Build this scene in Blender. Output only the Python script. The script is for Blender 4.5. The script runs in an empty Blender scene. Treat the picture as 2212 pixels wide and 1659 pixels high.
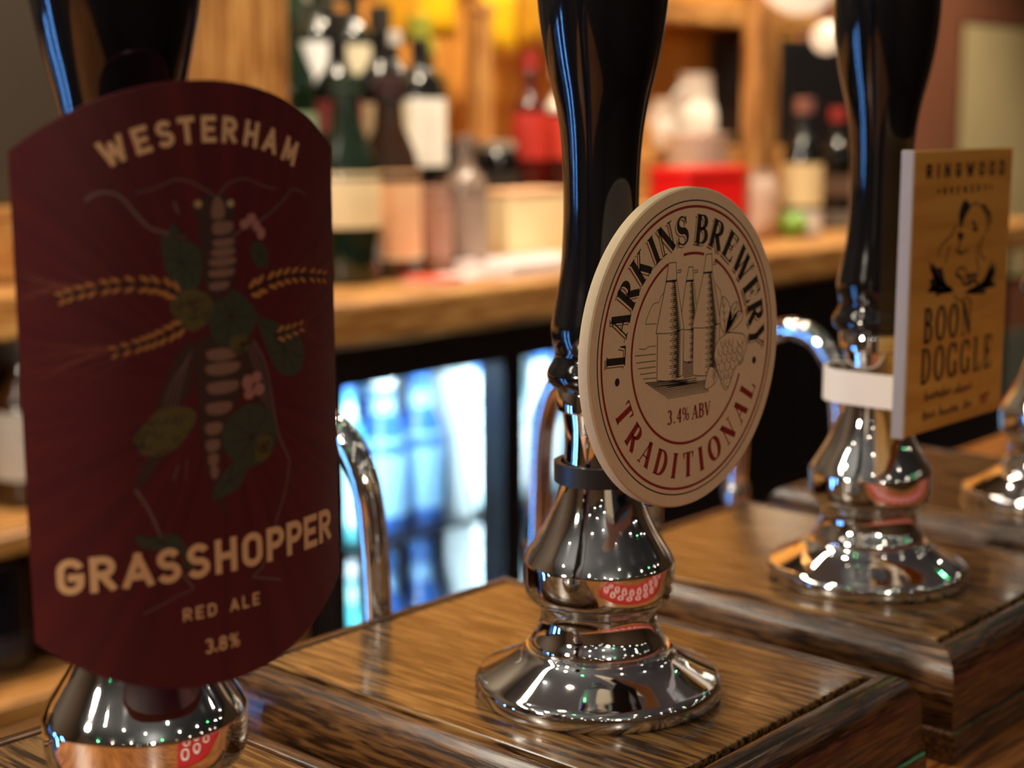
import bpy, bmesh, math, random
from mathutils import Vector, Matrix
from mathutils.geometry import tessellate_polygon
random.seed(7)
R = math.radians
col = bpy.context.scene.collection
sc = bpy.context.scene

# ------------------------------------------------------------------ camera
T = 1.15                      # height of the pump boxes' tops above the floor; all z below are relative to it
CAM = (-0.4116, -0.3299, 0.1970); YAW, PITCH, ROLL, FPX = 0.7318, 0.1680, -0.0022, 3428.06
S = 0.1855                    # spacing of the hand pumps along the bar
fw = Vector((math.cos(YAW)*math.cos(PITCH), math.sin(YAW)*math.cos(PITCH), -math.sin(PITCH)))
rt = Vector((math.sin(YAW), -math.cos(YAW), 0)); up = rt.cross(fw)
rt, up = rt*math.cos(ROLL)+up*math.sin(ROLL), up*math.cos(ROLL)-rt*math.sin(ROLL)
cd = bpy.data.cameras.new('camera'); cam = bpy.data.objects.new('camera', cd); col.objects.link(cam)
m = Matrix((rt, up, -fw)).transposed().to_4x4(); m.translation = Vector(CAM)+Vector((0, 0, T)); cam.matrix_world = m
cd.sensor_fit = 'HORIZONTAL'; cd.sensor_width = 36; cd.lens = FPX/2212*36
cd.clip_start = 0.01; cd.clip_end = 50
cd.dof.use_dof = True; cd.dof.focus_distance = 0.468; cd.dof.aperture_fstop = 9.2; cd.dof.aperture_blades = 0
sc.camera = cam

# ------------------------------------------------------------------ world, exposure, room lamps and added fills
w = bpy.data.worlds.new('world'); sc.world = w; w.use_nodes = True
w.node_tree.nodes['Background'].inputs[0].default_value = (0.05, 0.045, 0.04, 1)
w.node_tree.nodes['Background'].inputs[1].default_value = 0.3
sc.view_settings.view_transform = 'Standard'; sc.view_settings.look = 'None'
sc.view_settings.exposure = 0.0; sc.view_settings.gamma = 1.0; sc.view_settings.use_curve_mapping = False
cy = sc.cycles
cy.use_denoising = True; cy.max_bounces = 10; cy.diffuse_bounces = 4; cy.glossy_bounces = 5; cy.transparent_max_bounces = 12
cy.sample_clamp_indirect = 6.0; cy.caustics_reflective = False; cy.caustics_refractive = False
WARM = (1.0, 0.83, 0.60); WARMW = (1.0, 0.87, 0.70)
def lamp(name, loc, energy, color, radius=0.04, kind='POINT', spot=None, aim=None, size=None):
    ld = bpy.data.lights.new(name, kind); ld.energy = energy; ld.color = color
    if kind == 'AREA':
        ld.shape = 'RECTANGLE'; ld.size, ld.size_y = size
    else: ld.shadow_soft_size = radius
    if kind == 'SPOT': ld.spot_size = R(spot); ld.spot_blend = 0.6
    o = bpy.data.objects.new(name, ld); col.objects.link(o); o.location = (loc[0], loc[1], loc[2]+T)
    if aim is not None:
        d = Vector(aim)-Vector(loc); o.rotation_euler = d.to_track_quat('-Z', 'Y').to_euler()
    return o
# downlights recessed over the back bar
for i, (x, y) in enumerate(((0.55, 0.75), (1.15, 0.75), (1.75, 0.75), (2.5, 0.75))):
    lamp('back_bar_downlight', (x, y, 1.30), 72, WARM, 0.035, 'SPOT', 95, (x+.05, 1.16, 0.0))
# added spots over the servers' edge of the bar, brightening the box tops
for x in (-0.75, 0.0, 0.75, 1.5):
    lamp('box_top_fill', (x, 0.42, 1.30), 9.5, WARM, 0.03, 'SPOT', 80, (x+.05, 0.12, 0.0))
# pendant over the far left end of the bar: lights the pumps' left flanks
lamp('bar_pendant_light', (-1.15, 0.34, 0.60), 46, WARMW, 0.05)
lamp('front_fill_light', (-1.2, -1.9, 1.0), 20.0, WARMW, 0.07)  # added fill from the customers' side, lifts the clip fronts
# added area light over the servery: draws the long glints on the mouldings
lamp('moulding_glint_light', (-0.3, 1.05, 1.34), 14, WARMW, kind='AREA', aim=(-0.3, 1.05, 0), size=(2.0, 0.07))

# ------------------------------------------------------------------ material helpers
def srgb(r, g, b): return tuple(((c/255/12.92) if c/255 <= .04045 else ((c/255+.055)/1.055)**2.4) for c in (r, g, b))+(1,)
MATS = {}
def mat(name, color, rough=.5, metal=0, coat=0, noise=0.06, nscale=40, emit=None, estr=0, bump=0, trans=0, spec=.5):
    if name in MATS: return MATS[name]
    ma = bpy.data.materials.new(name); ma.use_nodes = True; nt = ma.node_tree; b = nt.nodes['Principled BSDF']
    b.inputs['Roughness'].default_value = rough; b.inputs['Metallic'].default_value = metal
    b.inputs['Coat Weight'].default_value = coat; b.inputs['Coat Roughness'].default_value = .05
    b.inputs['Specular IOR Level'].default_value = spec
    if emit: b.inputs['Emission Color'].default_value = emit; b.inputs['Emission Strength'].default_value = estr
    if noise:
        tc = nt.nodes.new('ShaderNodeTexCoord'); n = nt.nodes.new('ShaderNodeTexNoise'); n.inputs['Scale'].default_value = nscale; n.inputs['Detail'].default_value = 3
        nt.links.new(tc.outputs['Object'], n.inputs['Vector'])
        mx = nt.nodes.new('ShaderNodeMix'); mx.data_type = 'RGBA'
        mx.inputs[6].default_value = tuple(c*(1-noise*2) for c in color[:3])+(1,); mx.inputs[7].default_value = tuple(min(1, c*(1+noise*2)) for c in color[:3])+(1,)
        nt.links.new(n.outputs['Fac'], mx.inputs[0]); nt.links.new(mx.outputs[2], b.inputs['Base Color'])
        if bump:
            bp = nt.nodes.new('ShaderNodeBump'); bp.inputs['Strength'].default_value = bump; bp.inputs['Distance'].default_value = .001
            nt.links.new(n.outputs['Fac'], bp.inputs['Height']); nt.links.new(bp.outputs[0], b.inputs['Normal'])
    else: b.inputs['Base Color'].default_value = color
    MATS[name] = ma; return ma
def wood(name, axis, dark, mid, light, scale=1.0, rough=.3, coat=.3, bump=.25, off=(0, 0, 0)):
    """long-grained timber: stretched noise along one axis, dark pores and broad figure"""
    if name in MATS: return MATS[name]
    ma = bpy.data.materials.new(name); ma.use_nodes = True; nt = ma.node_tree; b = nt.nodes['Principled BSDF']; N = nt.nodes.new; L = nt.links.new
    tc = N('ShaderNodeTexCoord'); mp = N('ShaderNodeMapping'); mp.inputs['Location'].default_value = off
    s = [430*scale]*3; s[axis] = 34*scale; mp.inputs['Scale'].default_value = s
    L(tc.outputs['Object'], mp.inputs['Vector'])
    n = N('ShaderNodeTexNoise'); n.inputs['Scale'].default_value = 1; n.inputs['Detail'].default_value = 2.5; n.inputs['Roughness'].default_value = .5; n.inputs['Distortion'].default_value = .4
    L(mp.outputs[0], n.inputs['Vector'])
    mp2 = N('ShaderNodeMapping'); s2 = [26*scale]*3; s2[axis] = 4*scale; mp2.inputs['Scale'].default_value = s2; mp2.inputs['Location'].default_value = off
    L(tc.outputs['Object'], mp2.inputs['Vector'])
    n2 = N('ShaderNodeTexNoise'); n2.inputs['Scale'].default_value = 1; n2.inputs['Detail'].default_value = 2; n2.inputs['Distortion'].default_value = .5
    L(mp2.outputs[0], n2.inputs['Vector'])
    cr = N('ShaderNodeValToRGB'); e = cr.color_ramp.elements
    e[0].position = .41; e[0].color = dark; e[1].position = .60; e[1].color = light; k = e.new(.49); k.color = mid
    L(n.outputs['Fac'], cr.inputs[0])
    mx = N('ShaderNodeMix'); mx.data_type = 'RGBA'; mx.blend_type = 'MULTIPLY'; mx.inputs[0].default_value = .75
    cr2 = N('ShaderNodeValToRGB'); e = cr2.color_ramp.elements; e[0].position = .35; e[0].color = (.55, .5, .45, 1); e[1].position = .65; e[1].color = (1, 1, 1, 1)
    L(n2.outputs['Fac'], cr2.inputs[0]); L(cr.outputs[0], mx.inputs[6]); L(cr2.outputs[0], mx.inputs[7]); L(mx.outputs[2], b.inputs['Base Color'])
    bp = N('ShaderNodeBump'); bp.inputs['Strength'].default_value = bump; bp.inputs['Distance'].default_value = .0006
    L(n.outputs['Fac'], bp.inputs['Height']); L(bp.outputs[0], b.inputs['Normal'])
    b.inputs['Roughness'].default_value = rough; b.inputs['Coat Weight'].default_value = coat; b.inputs['Coat Roughness'].default_value = .12
    MATS[name] = ma; return ma
def glass_mat(name, tint=(.92, .97, 1, 1), refl=.08):
    if name in MATS: return MATS[name]
    ma = bpy.data.materials.new(name); ma.use_nodes = True; nt = ma.node_tree; nt.nodes.clear()
    o = nt.nodes.new('ShaderNodeOutputMaterial'); t = nt.nodes.new('ShaderNodeBsdfTransparent'); g = nt.nodes.new('ShaderNodeBsdfGlossy'); mx = nt.nodes.new('ShaderNodeMixShader')
    t.inputs[0].default_value = tint; g.inputs['Roughness'].default_value = .02; mx.inputs[0].default_value = refl
    nt.links.new(t.outputs[0], mx.inputs[1]); nt.links.new(g.outputs[0], mx.inputs[2]); nt.links.new(mx.outputs[0], o.inputs[0])
    MATS[name] = ma; return ma
def emis(name, color, strength):
    return mat(name, (.8, .8, .8, 1), emit=color, estr=strength, noise=0)

OAK = dict(dark=srgb(54, 34, 19), mid=srgb(118, 84, 48), light=srgb(156, 118, 70))
OAKD = dict(dark=srgb(48, 29, 16), mid=srgb(80, 52, 28), light=srgb(112, 76, 42))
PINE = dict(dark=srgb(150, 98, 48), mid=srgb(190, 134, 72), light=srgb(212, 160, 96))
oak_y = wood('stained_oak_lengthwise', 1, **OAK); oak_mx = wood('stained_oak_moulding_x', 0, scale=1.5, rough=.26, bump=.5, **OAKD); oak_my = wood('stained_oak_moulding_y', 1, scale=1.5, rough=.26, bump=.5, **OAKD)
bar_oak = wood('bar_top_oak', 0, srgb(140, 78, 30), srgb(190, 116, 52), srgb(212, 140, 70), scale=.6, rough=.35)
pine_x = wood('pine_x', 0, scale=.4, rough=.4, coat=.15, **PINE); pine_z = wood('pine_z', 2, scale=.4, rough=.4, coat=.15, **PINE)
chrome = mat('polished_chrome', (.83, .82, .80, 1), rough=.035, metal=1, noise=0)
steel = mat('satin_steel', (.62, .61, .60, 1), rough=.22, metal=1, noise=.05)
black_gloss = mat('black_gloss_lacquer', (.004, .004, .005, 1), rough=.10, coat=.5, noise=0)
black_matt = mat('black_plastic', (.012, .012, .013, 1), rough=.4, noise=.1)

# ------------------------------------------------------------------ object helpers
def tag(o, label=None, cat=None, group=None, kind=None):
    if label: o['label'] = label
    if cat: o['category'] = cat
    if group: o['group'] = group
    if kind: o['kind'] = kind
    return o
def empty(name, loc, rz=0, label=None, cat=None, group=None):
    o = bpy.data.objects.new(name, None); col.objects.link(o); o.location = (loc[0], loc[1], loc[2]+T); o.rotation_euler = (0, 0, rz); o.empty_display_size = .02
    return tag(o, label, cat, group)
def obj(name, bm, ma, parent=None, loc=None, smooth=None):
    me = bpy.data.meshes.new(name)
    if isinstance(bm, bmesh.types.BMesh):
        bmesh.ops.recalc_face_normals(bm, faces=bm.faces[:]) if smooth != 'keep' else None
        bm.to_mesh(me); bm.free()
    else: me.from_pydata(*bm)
    me.materials.append(ma)
    if smooth and smooth != 'keep':
        for p in me.polygons: p.use_smooth = True
        me.set_sharp_from_angle(angle=R(smooth))
    o = bpy.data.objects.new(name, me); col.objects.link(o)
    if parent is not None: o.parent = parent
    if loc is not None: o.location = loc if parent is not None else (loc[0], loc[1], loc[2]+T)
    elif parent is None: o.location = (0, 0, T)
    return o
def box_bm(x0, x1, y0, y1, z0, z1, bevel=0, seg=2, bm=None):
    b = bmesh.new()
    v = [b.verts.new((x, y, z)) for z in (z0, z1) for y in (y0, y1) for x in (x0, x1)]
    for f in ((0, 2, 3, 1), (4, 5, 7, 6), (0, 1, 5, 4), (2, 6, 7, 3), (0, 4, 6, 2), (1, 3, 7, 5)): b.faces.new([v[i] for i in f])
    if bevel: bmesh.ops.bevel(b, geom=b.edges[:], offset=bevel, segments=seg, profile=.5, affect='EDGES')
    if bm is not None:
        me = bpy.data.meshes.new('t'); b.to_mesh(me); b.free(); bm.from_mesh(me); bpy.data.meshes.remove(me); return bm
    return b
def catmull(P, n=5):
    out = []
    for i in range(len(P)-1):
        p0 = P[max(i-1, 0)]; p1 = P[i]; p2 = P[i+1]; p3 = P[min(i+2, len(P)-1)]
        for k in range(n):
            t = k/n; out.append(tuple(.5*(2*b+(c-a)*t+(2*a-5*b+4*c-d)*t*t+(-a+3*b-3*c+d)*t**3) for a, b, c, d in zip(p0, p1, p2, p3)))
    out.append(tuple(P[-1])); return out
def lathe_bm(prof, seg=64, sc_=.001, close=True):
    """prof: (z, r) pairs"""
    b = bmesh.new(); rings = []
    for z, r in prof:
        if r < 1e-6: rings.append([b.verts.new((0, 0, z*sc_))])
        else: rings.append([b.verts.new((r*sc_*math.cos(2*math.pi*i/seg), r*sc_*math.sin(2*math.pi*i/seg), z*sc_)) for i in range(seg)])
    for A, B in zip(rings, rings[1:]):
        for i in range(seg):
            j = (i+1) % seg
            if len(A) == 1 and len(B) == 1: continue
            if len(A) == 1: b.faces.new((A[0], B[j], B[i]))
            elif len(B) == 1: b.faces.new((A[i], A[j], B[0]))
            else: b.faces.new((A[i], A[j], B[j], B[i]))
    if close:
        for r_ in (rings[0], rings[-1]):
            if len(r_) > 2: b.faces.new(r_)
    return b
def tube_bm(path, rad, seg=14, bm=None, caps=True):
    b = bm or bmesh.new(); P = [Vector(p) for p in path]; rings = []; up0 = Vector((0.13, .21, 1)).normalized()
    for i, p in enumerate(P):
        t = (P[min(i+1, len(P)-1)]-P[max(i-1, 0)]).normalized(); a = t.cross(up0)
        if a.length < .05: a = t.cross(Vector((1, 0, 0)))
        a.normalize(); c = t.cross(a).normalized(); r = rad[i] if isinstance(rad, (list, tuple)) else rad
        rings.append([b.verts.new(p+a*r*math.cos(2*math.pi*k/seg)+c*r*math.sin(2*math.pi*k/seg)) for k in range(seg)])
    for A, B in zip(rings, rings[1:]):
        for k in range(seg): b.faces.new((A[k], A[(k+1) % seg], B[(k+1) % seg], B[k]))
    if caps: b.faces.new(rings[0]); b.faces.new(rings[-1])
    return b

# ------------------------------------------------------------------ the room
def struct(name, bm, ma, loc=None): return tag(obj(name, bm, ma, loc=loc), kind='structure')
wall_m = mat('wall_cream_paint', srgb(104, 80, 58), rough=.8, nscale=6); wall_red = mat('wall_red_brown', srgb(150, 92, 66), rough=.75, nscale=5)
ceil_m = mat('ceiling_grey', srgb(108, 114, 122), rough=.9, nscale=4); floor_m = wood('floor_boards', 0, srgb(40, 24, 14), srgb(74, 46, 26), srgb(96, 62, 36), scale=.15)
X0, X1, Y0, Y1, ZF, ZC = -3.2, 3.9, -3.4, 1.45, -T, 1.35
struct('floor', box_bm(X0, X1, Y0, Y1, ZF-.05, ZF), floor_m); struct('ceiling', box_bm(X0, X1, Y0, Y1, ZC, ZC+.05), ceil_m)
struct('wall_front', box_bm(X0, X1, Y0-.1, Y0, ZF, ZC), wall_m); struct('wall_left', box_bm(X0-.1, X0, Y0, Y1, ZF, ZC), wall_m)
struct('wall_right', box_bm(X1, X1+.1, Y0, Y1, ZF, ZC), wall_m)
struct('wall_back', box_bm(X0, X1, Y1, Y1+.1, ZF, ZC), mat('dark_wall_panelling', srgb(64, 48, 34), rough=.6, nscale=8)); struct('trim_2', box_bm(2.40, X1, Y1-.012, Y1, -.359, ZC), wall_red)
# ceiling bulbs (seen as sparks in the chrome)
bulb_w = emis('warm_bulb_glow', (1, .88, .70, 1), 68); bulb_g = emis('green_bulb_glow', (.15, 1, .35, 1), 40); cap_m = mat('bulb_cap', (.03, .03, .03, 1))
bb = lathe_bm(catmull([(-34, 0), (-32, 8), (-24, 14), (-14, 13), (-4, 8), (0, 7)], 3), 12); bme = bpy.data.meshes.new('glow'); bb.to_mesh(bme); bb.free()
cb = lathe_bm([(0, 8), (22, 8)], 10); cme = bpy.data.meshes.new('socket'); cb.to_mesh(cme); cb.free(); cme.materials.append(cap_m)
bme.materials.append(bulb_w); bmg = bme.copy(); bmg.materials[0] = bulb_g
n = 0
for ix in range(8):
    for iy in range(6):
        x = -2.8+ix*.82+(.35 if iy % 2 else 0)+random.uniform(-.1, .1); y = -2.9+iy*.74+random.uniform(-.08, .08)
        green = (n % 9 == 4); e = empty('festoon_bulb', (x, y, ZC-.022), 0, 'green festoon bulb hanging from the grey ceiling' if green else 'warm white festoon bulb hanging from the grey ceiling', 'light bulb', 'green festoon bulbs on the ceiling' if green else 'warm festoon bulbs on the ceiling')
        for nm, me_ in (('glow', bmg if green else bme), ('socket', cme)):
            o = bpy.data.objects.new(nm, me_); col.objects.link(o); o.parent = e
        n += 1

# ------------------------------------------------------------------ the bar and the pump boxes
BZ = -.0415
bar = empty('bar_counter', (0, 0, BZ), 0, 'long polished brown wooden bar counter carrying the hand pumps', 'bar counter')
obj('bar_top', box_bm(-2.2, 2.9, -.34, .185, -.045, 0, .006), bar_oak, bar)
obj('bar_front', box_bm(-2.2, 2.9, -.26, -.23, -1.1085, -.045), oak_mx, bar); obj('bar_back', box_bm(-2.2, 2.9, .12, .14, -1.1085, -.045), oak_mx, bar)
XL, XR, YB, YF = -.0575, .0738, .1098, -.0627
PROF = [(.0024, -.006), (.0024, -.0012), (.0030, -.0005), (.0046, -.0002), (.0075, -.0007), (.0103, -.0022), (.0127, -.0050), (.0142, -.0085), (.0149, -.0125), (.0150, -.0290)]
def moulding_bm(a, b, out, prof, sgn):
    """mitred board: a,b inner corners (x,y); out: outward unit; runs a->b"""
    d = ((b[0]-a[0]), (b[1]-a[1])); l = math.hypot(*d); d = (d[0]/l, d[1]/l); bm = bmesh.new(); A, B = [], []
    for e, z in prof+[(.0024, -.0290)]:
        A.append(bm.verts.new((a[0]+out[0]*e-d[0]*e, a[1]+out[1]*e-d[1]*e, z))); B.append(bm.verts.new((b[0]+out[0]*e+d[0]*e, b[1]+out[1]*e+d[1]*e, z)))
    k = len(A)
    for i in range(k): bm.faces.new((A[i], A[(i+1) % k], B[(i+1) % k], B[i]))
    bm.faces.new(A); bm.faces.new(B); return bm
BOXL = {-1: 'stained oak pump box under the burgundy clip, top only partly in view', 0: 'stained oak pump box under the round cream pump clip', 1: 'stained oak pump box under the rectangular wooden pump clip', 2: 'blurred oak pump box furthest along the bar, no clip above it'}
for k in (-1, 0, 1, 2):
    e = empty('pump_box', (k*S, 0, 0), 0, BOXL[k], 'pump box', 'pump boxes along the bar')
    e.location.z = T
    obj('top_panel', box_bm(XL, XR, YF, YB, -.012, 0, .0008, 2), wood('stained_oak_panel_%d' % k, 1, off=(k*3.1+.7, k*1.7, 0), rough=.22, coat=.45, **OAK), e)
    for a, b, out, mm in (((XL, YF), (XR, YF), (0, -1), oak_mx), ((XR, YF), (XR, YB), (1, 0), oak_my), ((XR, YB), (XL, YB), (0, 1), oak_mx), ((XL, YB), (XL, YF), (-1, 0), oak_my)):
        obj('moulding', moulding_bm(a, b, out, PROF, 1), mm, e, smooth=50)
    obj('core', box_bm(XL-.002, XR+.002, YF-.002, YB+.002, -.029, -.0122), black_matt, e)
    obj('plinth', box_bm(XL-.017, XR+.017, YF-.017, YB+.017, BZ, -.0292, .0012, 2), oak_mx, e)

# ------------------------------------------------------------------ hand pumps
FL = [(0, 41.6), (.8, 42.4), (2.5, 42.8), (4.6, 42.7), (6.2, 41.9), (7.2, 40.3)]
FL = catmull(FL, 3)+catmull([(7.2, 40.3), (8.2, 38.2), (10.2, 34.2), (12.4, 30.3), (14.6, 27.2), (16.4, 25.6), (16.9, 24.6), (16.6, 23.6)], 4)[1:]+[(15, 20)]
PO = [(15, 22.6)]+catmull([(16.6, 23.3), (17.6, 23.5), (19.2, 23.1), (22.6, 21.3), (26.8, 20.2), (30.4, 20.4), (32.0, 21.2)], 4)+catmull([(32.6, 22.2), (34.2, 24.2), (36.2, 25.3), (39.5, 25.75), (44, 25.9), (46.8, 25.9)], 4)+catmull([(47.3, 25.7), (50, 24.3), (54, 21.8), (59, 18.9), (65, 16.2), (71, 14.2), (77, 12.9), (83.4, 12.0), (91, 11.9), (98.6, 12.9)], 4)
FE = [(98.6, 13.0), (98.9, 14.2), (99.6, 14.8), (105.6, 14.8), (106.4, 14.3)]
HA = [(106.4, 14.0)]+catmull([(106.6, 15.0), (108.2, 17.2), (110.9, 18.1), (113.4, 17.4), (116, 15.8), (118.5, 15.2), (121, 15.9), (124, 16.5), (127.5, 16.5), (131, 15.9), (137, 14.8), (144, 13.6), (153, 12.9), (165, 12.5), (177, 12.7), (185, 13.1), (193, 13.9), (201.5, 15.4), (212, 17.9), (223, 20.0), (233.5, 21.2), (244, 21.6), (255, 20.6), (266, 17.8), (274, 12.5), (278, 6), (279, 0)], 3)
PL = {-1: 'black and chrome hand pump behind the burgundy pump clip', 0: 'black and chrome hand pump behind the round cream pump clip', 1: 'black and chrome hand pump carrying the rectangular wooden pump clip', 2: 'chrome hand pump beyond the wooden clip, with no clip of its own'}
for k in (-1, 0, 1, 2):
    e = empty('hand_pump', (k*S, 0, 0), 0, PL[k], 'hand pump', 'hand pumps along the bar')
    if k == -1:
        pm = [obj('flange', lathe_bm(FL, 96), chrome, e, smooth=35), obj('post', lathe_bm(PO, 96), chrome, e, smooth=35), obj('ferrule', lathe_bm(FE, 72), chrome, e, smooth=35), obj('handle', lathe_bm(HA, 72), black_gloss, e, smooth=60)]
    else:
        for p in pm:
            c = p.copy(); col.objects.link(c); c.parent = e
# swan-neck spouts behind the boxes
SW = {0: 'chrome swan-neck spout bending over behind the nearest full pump box', 1: 'chrome swan-neck spout behind the round cream pump clip', 2: 'chrome swan-neck spout seen between the round and the wooden clips'}
for k in (0, 1, 2):
    e = empty('swan_neck_spout', (k*S+.018, .13, BZ), 0, SW[k], 'beer spout', 'swan-neck spouts behind the pumps')
    z0 = -BZ
    path = catmull([(0, 0, 0), (0, .001, z0+.0), (0, .003, z0+.030), (0, .008, z0+.052), (0, .021, z0+.068), (0, .040, z0+.072), (0, .060, z0+.062), (0, .070, z0+.040), (0, .073, z0+.005), (0, .074, z0-.028)], 6)
    obj('pipe', tube_bm(path, .0062, 18), chrome, e, smooth=60)
    o = obj('nozzle', lathe_bm([(-14, 5.5), (-12, 8), (-2, 8.4), (0, 7)], 24), steel, e, smooth=40); o.location = (0, .074, z0-.026)
    o = obj('base_nut', lathe_bm([(0, 12), (4, 12), (6, 10), (14, 9.5), (15, 8)], 24), chrome, e, smooth=40)

# ------------------------------------------------------------------ drawn lettering (flat print on the clips)
def arc(cx, cy, rx, ry, a0, a1, n=14): return [(cx+rx*math.cos(R(a0+(a1-a0)*i/n)), cy+ry*math.sin(R(a0+(a1-a0)*i/n))) for i in range(n+1)]
def ribbon(pts, wf, sub=3, cap=0.0):
    """quads along a 2D polyline; wf(nx,ny,t) -> half width"""
    P = []
    if len(pts) == 2 or len(pts) < 6:
        for (a, b) in zip(pts, pts[1:]):
            for i in range(sub): P.append((a[0]+(b[0]-a[0])*i/sub, a[1]+(b[1]-a[1])*i/sub))
        P.append(pts[-1])
    else: P = list(pts)
    if cap:
        for i0, i1 in ((0, 1), (-1, -2)):
            d = (P[i0][0]-P[i1][0], P[i0][1]-P[i1][1]); l = math.hypot(*d) or 1; P[i0] = (P[i0][0]+d[0]/l*cap, P[i0][1]+d[1]/l*cap)
    L_, R_ = [], []
    for i, p in enumerate(P):
        a = P[max(i-1, 0)]; b = P[min(i+1, len(P)-1)]; d = (b[0]-a[0], b[1]-a[1]); l = math.hypot(*d) or 1e-9; nx, ny = -d[1]/l, d[0]/l
        h = wf(nx, ny, i/(len(P)-1)); L_.append((p[0]+nx*h, p[1]+ny*h)); R_.append((p[0]-nx*h, p[1]-ny*h))
    return [[L_[i], L_[i+1], R_[i+1], R_[i]] for i in range(len(P)-1)]
# sans skeletons: (width, strokes)
def sans(ch):
    A = arc
    G = {
     'W': (.95, [[(0, 1), (.22, 0)], [(.22, 0), (.475, .8)], [(.475, .8), (.73, 0)], [(.73, 0), (.95, 1)]]),
     'E': (.52, [[(0, 0), (0, 1)], [(0, 1), (.52, 1)], [(0, .5), (.44, .5)], [(0, 0), (.52, 0)]]),
     'S': (.58, [A(.29, .75, .27, .25, 20, 270)+A(.29, .25, .29, .25, 90, -160)[1:]]),
     'T': (.60, [[(.30, 0), (.30, 1)], [(0, 1), (.60, 1)]]),
     'R': (.56, [[(0, 0), (0, 1)], [(0, 1), (.28, 1)]+A(.28, .74, .28, .26, 90, -90)+[(0, .48)], [(.26, .46), (.56, 0)]]),
     'H': (.58, [[(0, 0), (0, 1)], [(.58, 0), (.58, 1)], [(0, .5), (.58, .5)]]),
     'A': (.68, [[(0, 0), (.34, 1)], [(.68, 0), (.34, 1)], [(.13, .28), (.55, .28)]]),
     'M': (.76, [[(0, 0), (.04, 1)], [(.04, 1), (.38, .2)], [(.38, .2), (.72, 1)], [(.72, 1), (.76, 0)]]),
     'G': (.60, [A(.30, .70, .30, .30, 15, 180)+[(0, .5), (0, .3)]+A(.30, .30, .30, .30, 180, 360)+[(.60, .45)], [(.34, .46), (.60, .46)]]),
     'O': (.60, [A(.30, .70, .30, .30, 0, 180)+[(0, .5)]+A(.30, .30, .30, .30, 180, 360)+[(.60, .5), (.60, .70)]]),
     'P': (.56, [[(0, 0), (0, 1)], [(0, 1), (.28, 1)]+A(.28, .72, .28, .28, 90, -90)+[(0, .44)]]),
     'D': (.60, [[(0, 0), (0, 1)], [(0, 1), (.26, 1)]+A(.26, .66, .34, .34, 90, 0)+[(.60, .34)]+A(.26, .34, .34, .34, 0, -90)+[(0, 0)]]),
     'L': (.50, [[(0, 0), (0, 1)], [(0, 0), (.50, 0)]]),
     'I': (.0, [[(0, 0), (0, 1)]]),
     'N': (.60, [[(0, 0), (0, 1)], [(0, 1), (.60, 0)], [(.60, 0), (.60, 1)]]),
     'B': (.56, [[(0, 0), (0, 1)], [(0, 1), (.26, 1)]+A(.26, .77, .26, .23, 90, -90)+[(0, .54)], [(.20, .54), (.28, .54)]+A(.28, .27, .28, .27, 90, -90)+[(0, 0)]]),
     'Y': (.64, [[(0, 1), (.32, .45)], [(.64, 1), (.32, .45)], [(.32, .45), (.32, 0)]]),
     '3': (.52, [A(.25, .75, .25, .25, 155, -90), A(.25, .26, .27, .26, 90, -155)]),
     '8': (.54, [A(.27, .76, .23, .24, -90, 270, 20), A(.27, .26, .27, .26, 90, 450, 20)]),
     '.': (.06, [[(.03, 0), (.03, .10)]]),
     '4': (.56, [[(.42, 0), (.42, 1)], [(.42, 1), (0, .3)], [(0, .3), (.56, .3)]]),
     'V': (.66, [[(0, 1), (.33, 0)], [(.66, 1), (.33, 0)]]),
     '%': (.80, [A(.18, .78, .16, .22, 0, 360, 16), A(.62, .22, .16, .22, 0, 360, 16), [(.66, 1), (.14, 0)]]),
     ' ': (.35, []), '*': (.3, [[(.15, .3), (.15, .7)], [(0, .4), (.3, .6)], [(0, .6), (.3, .4)]]),
    }
    return G[ch]
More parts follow.
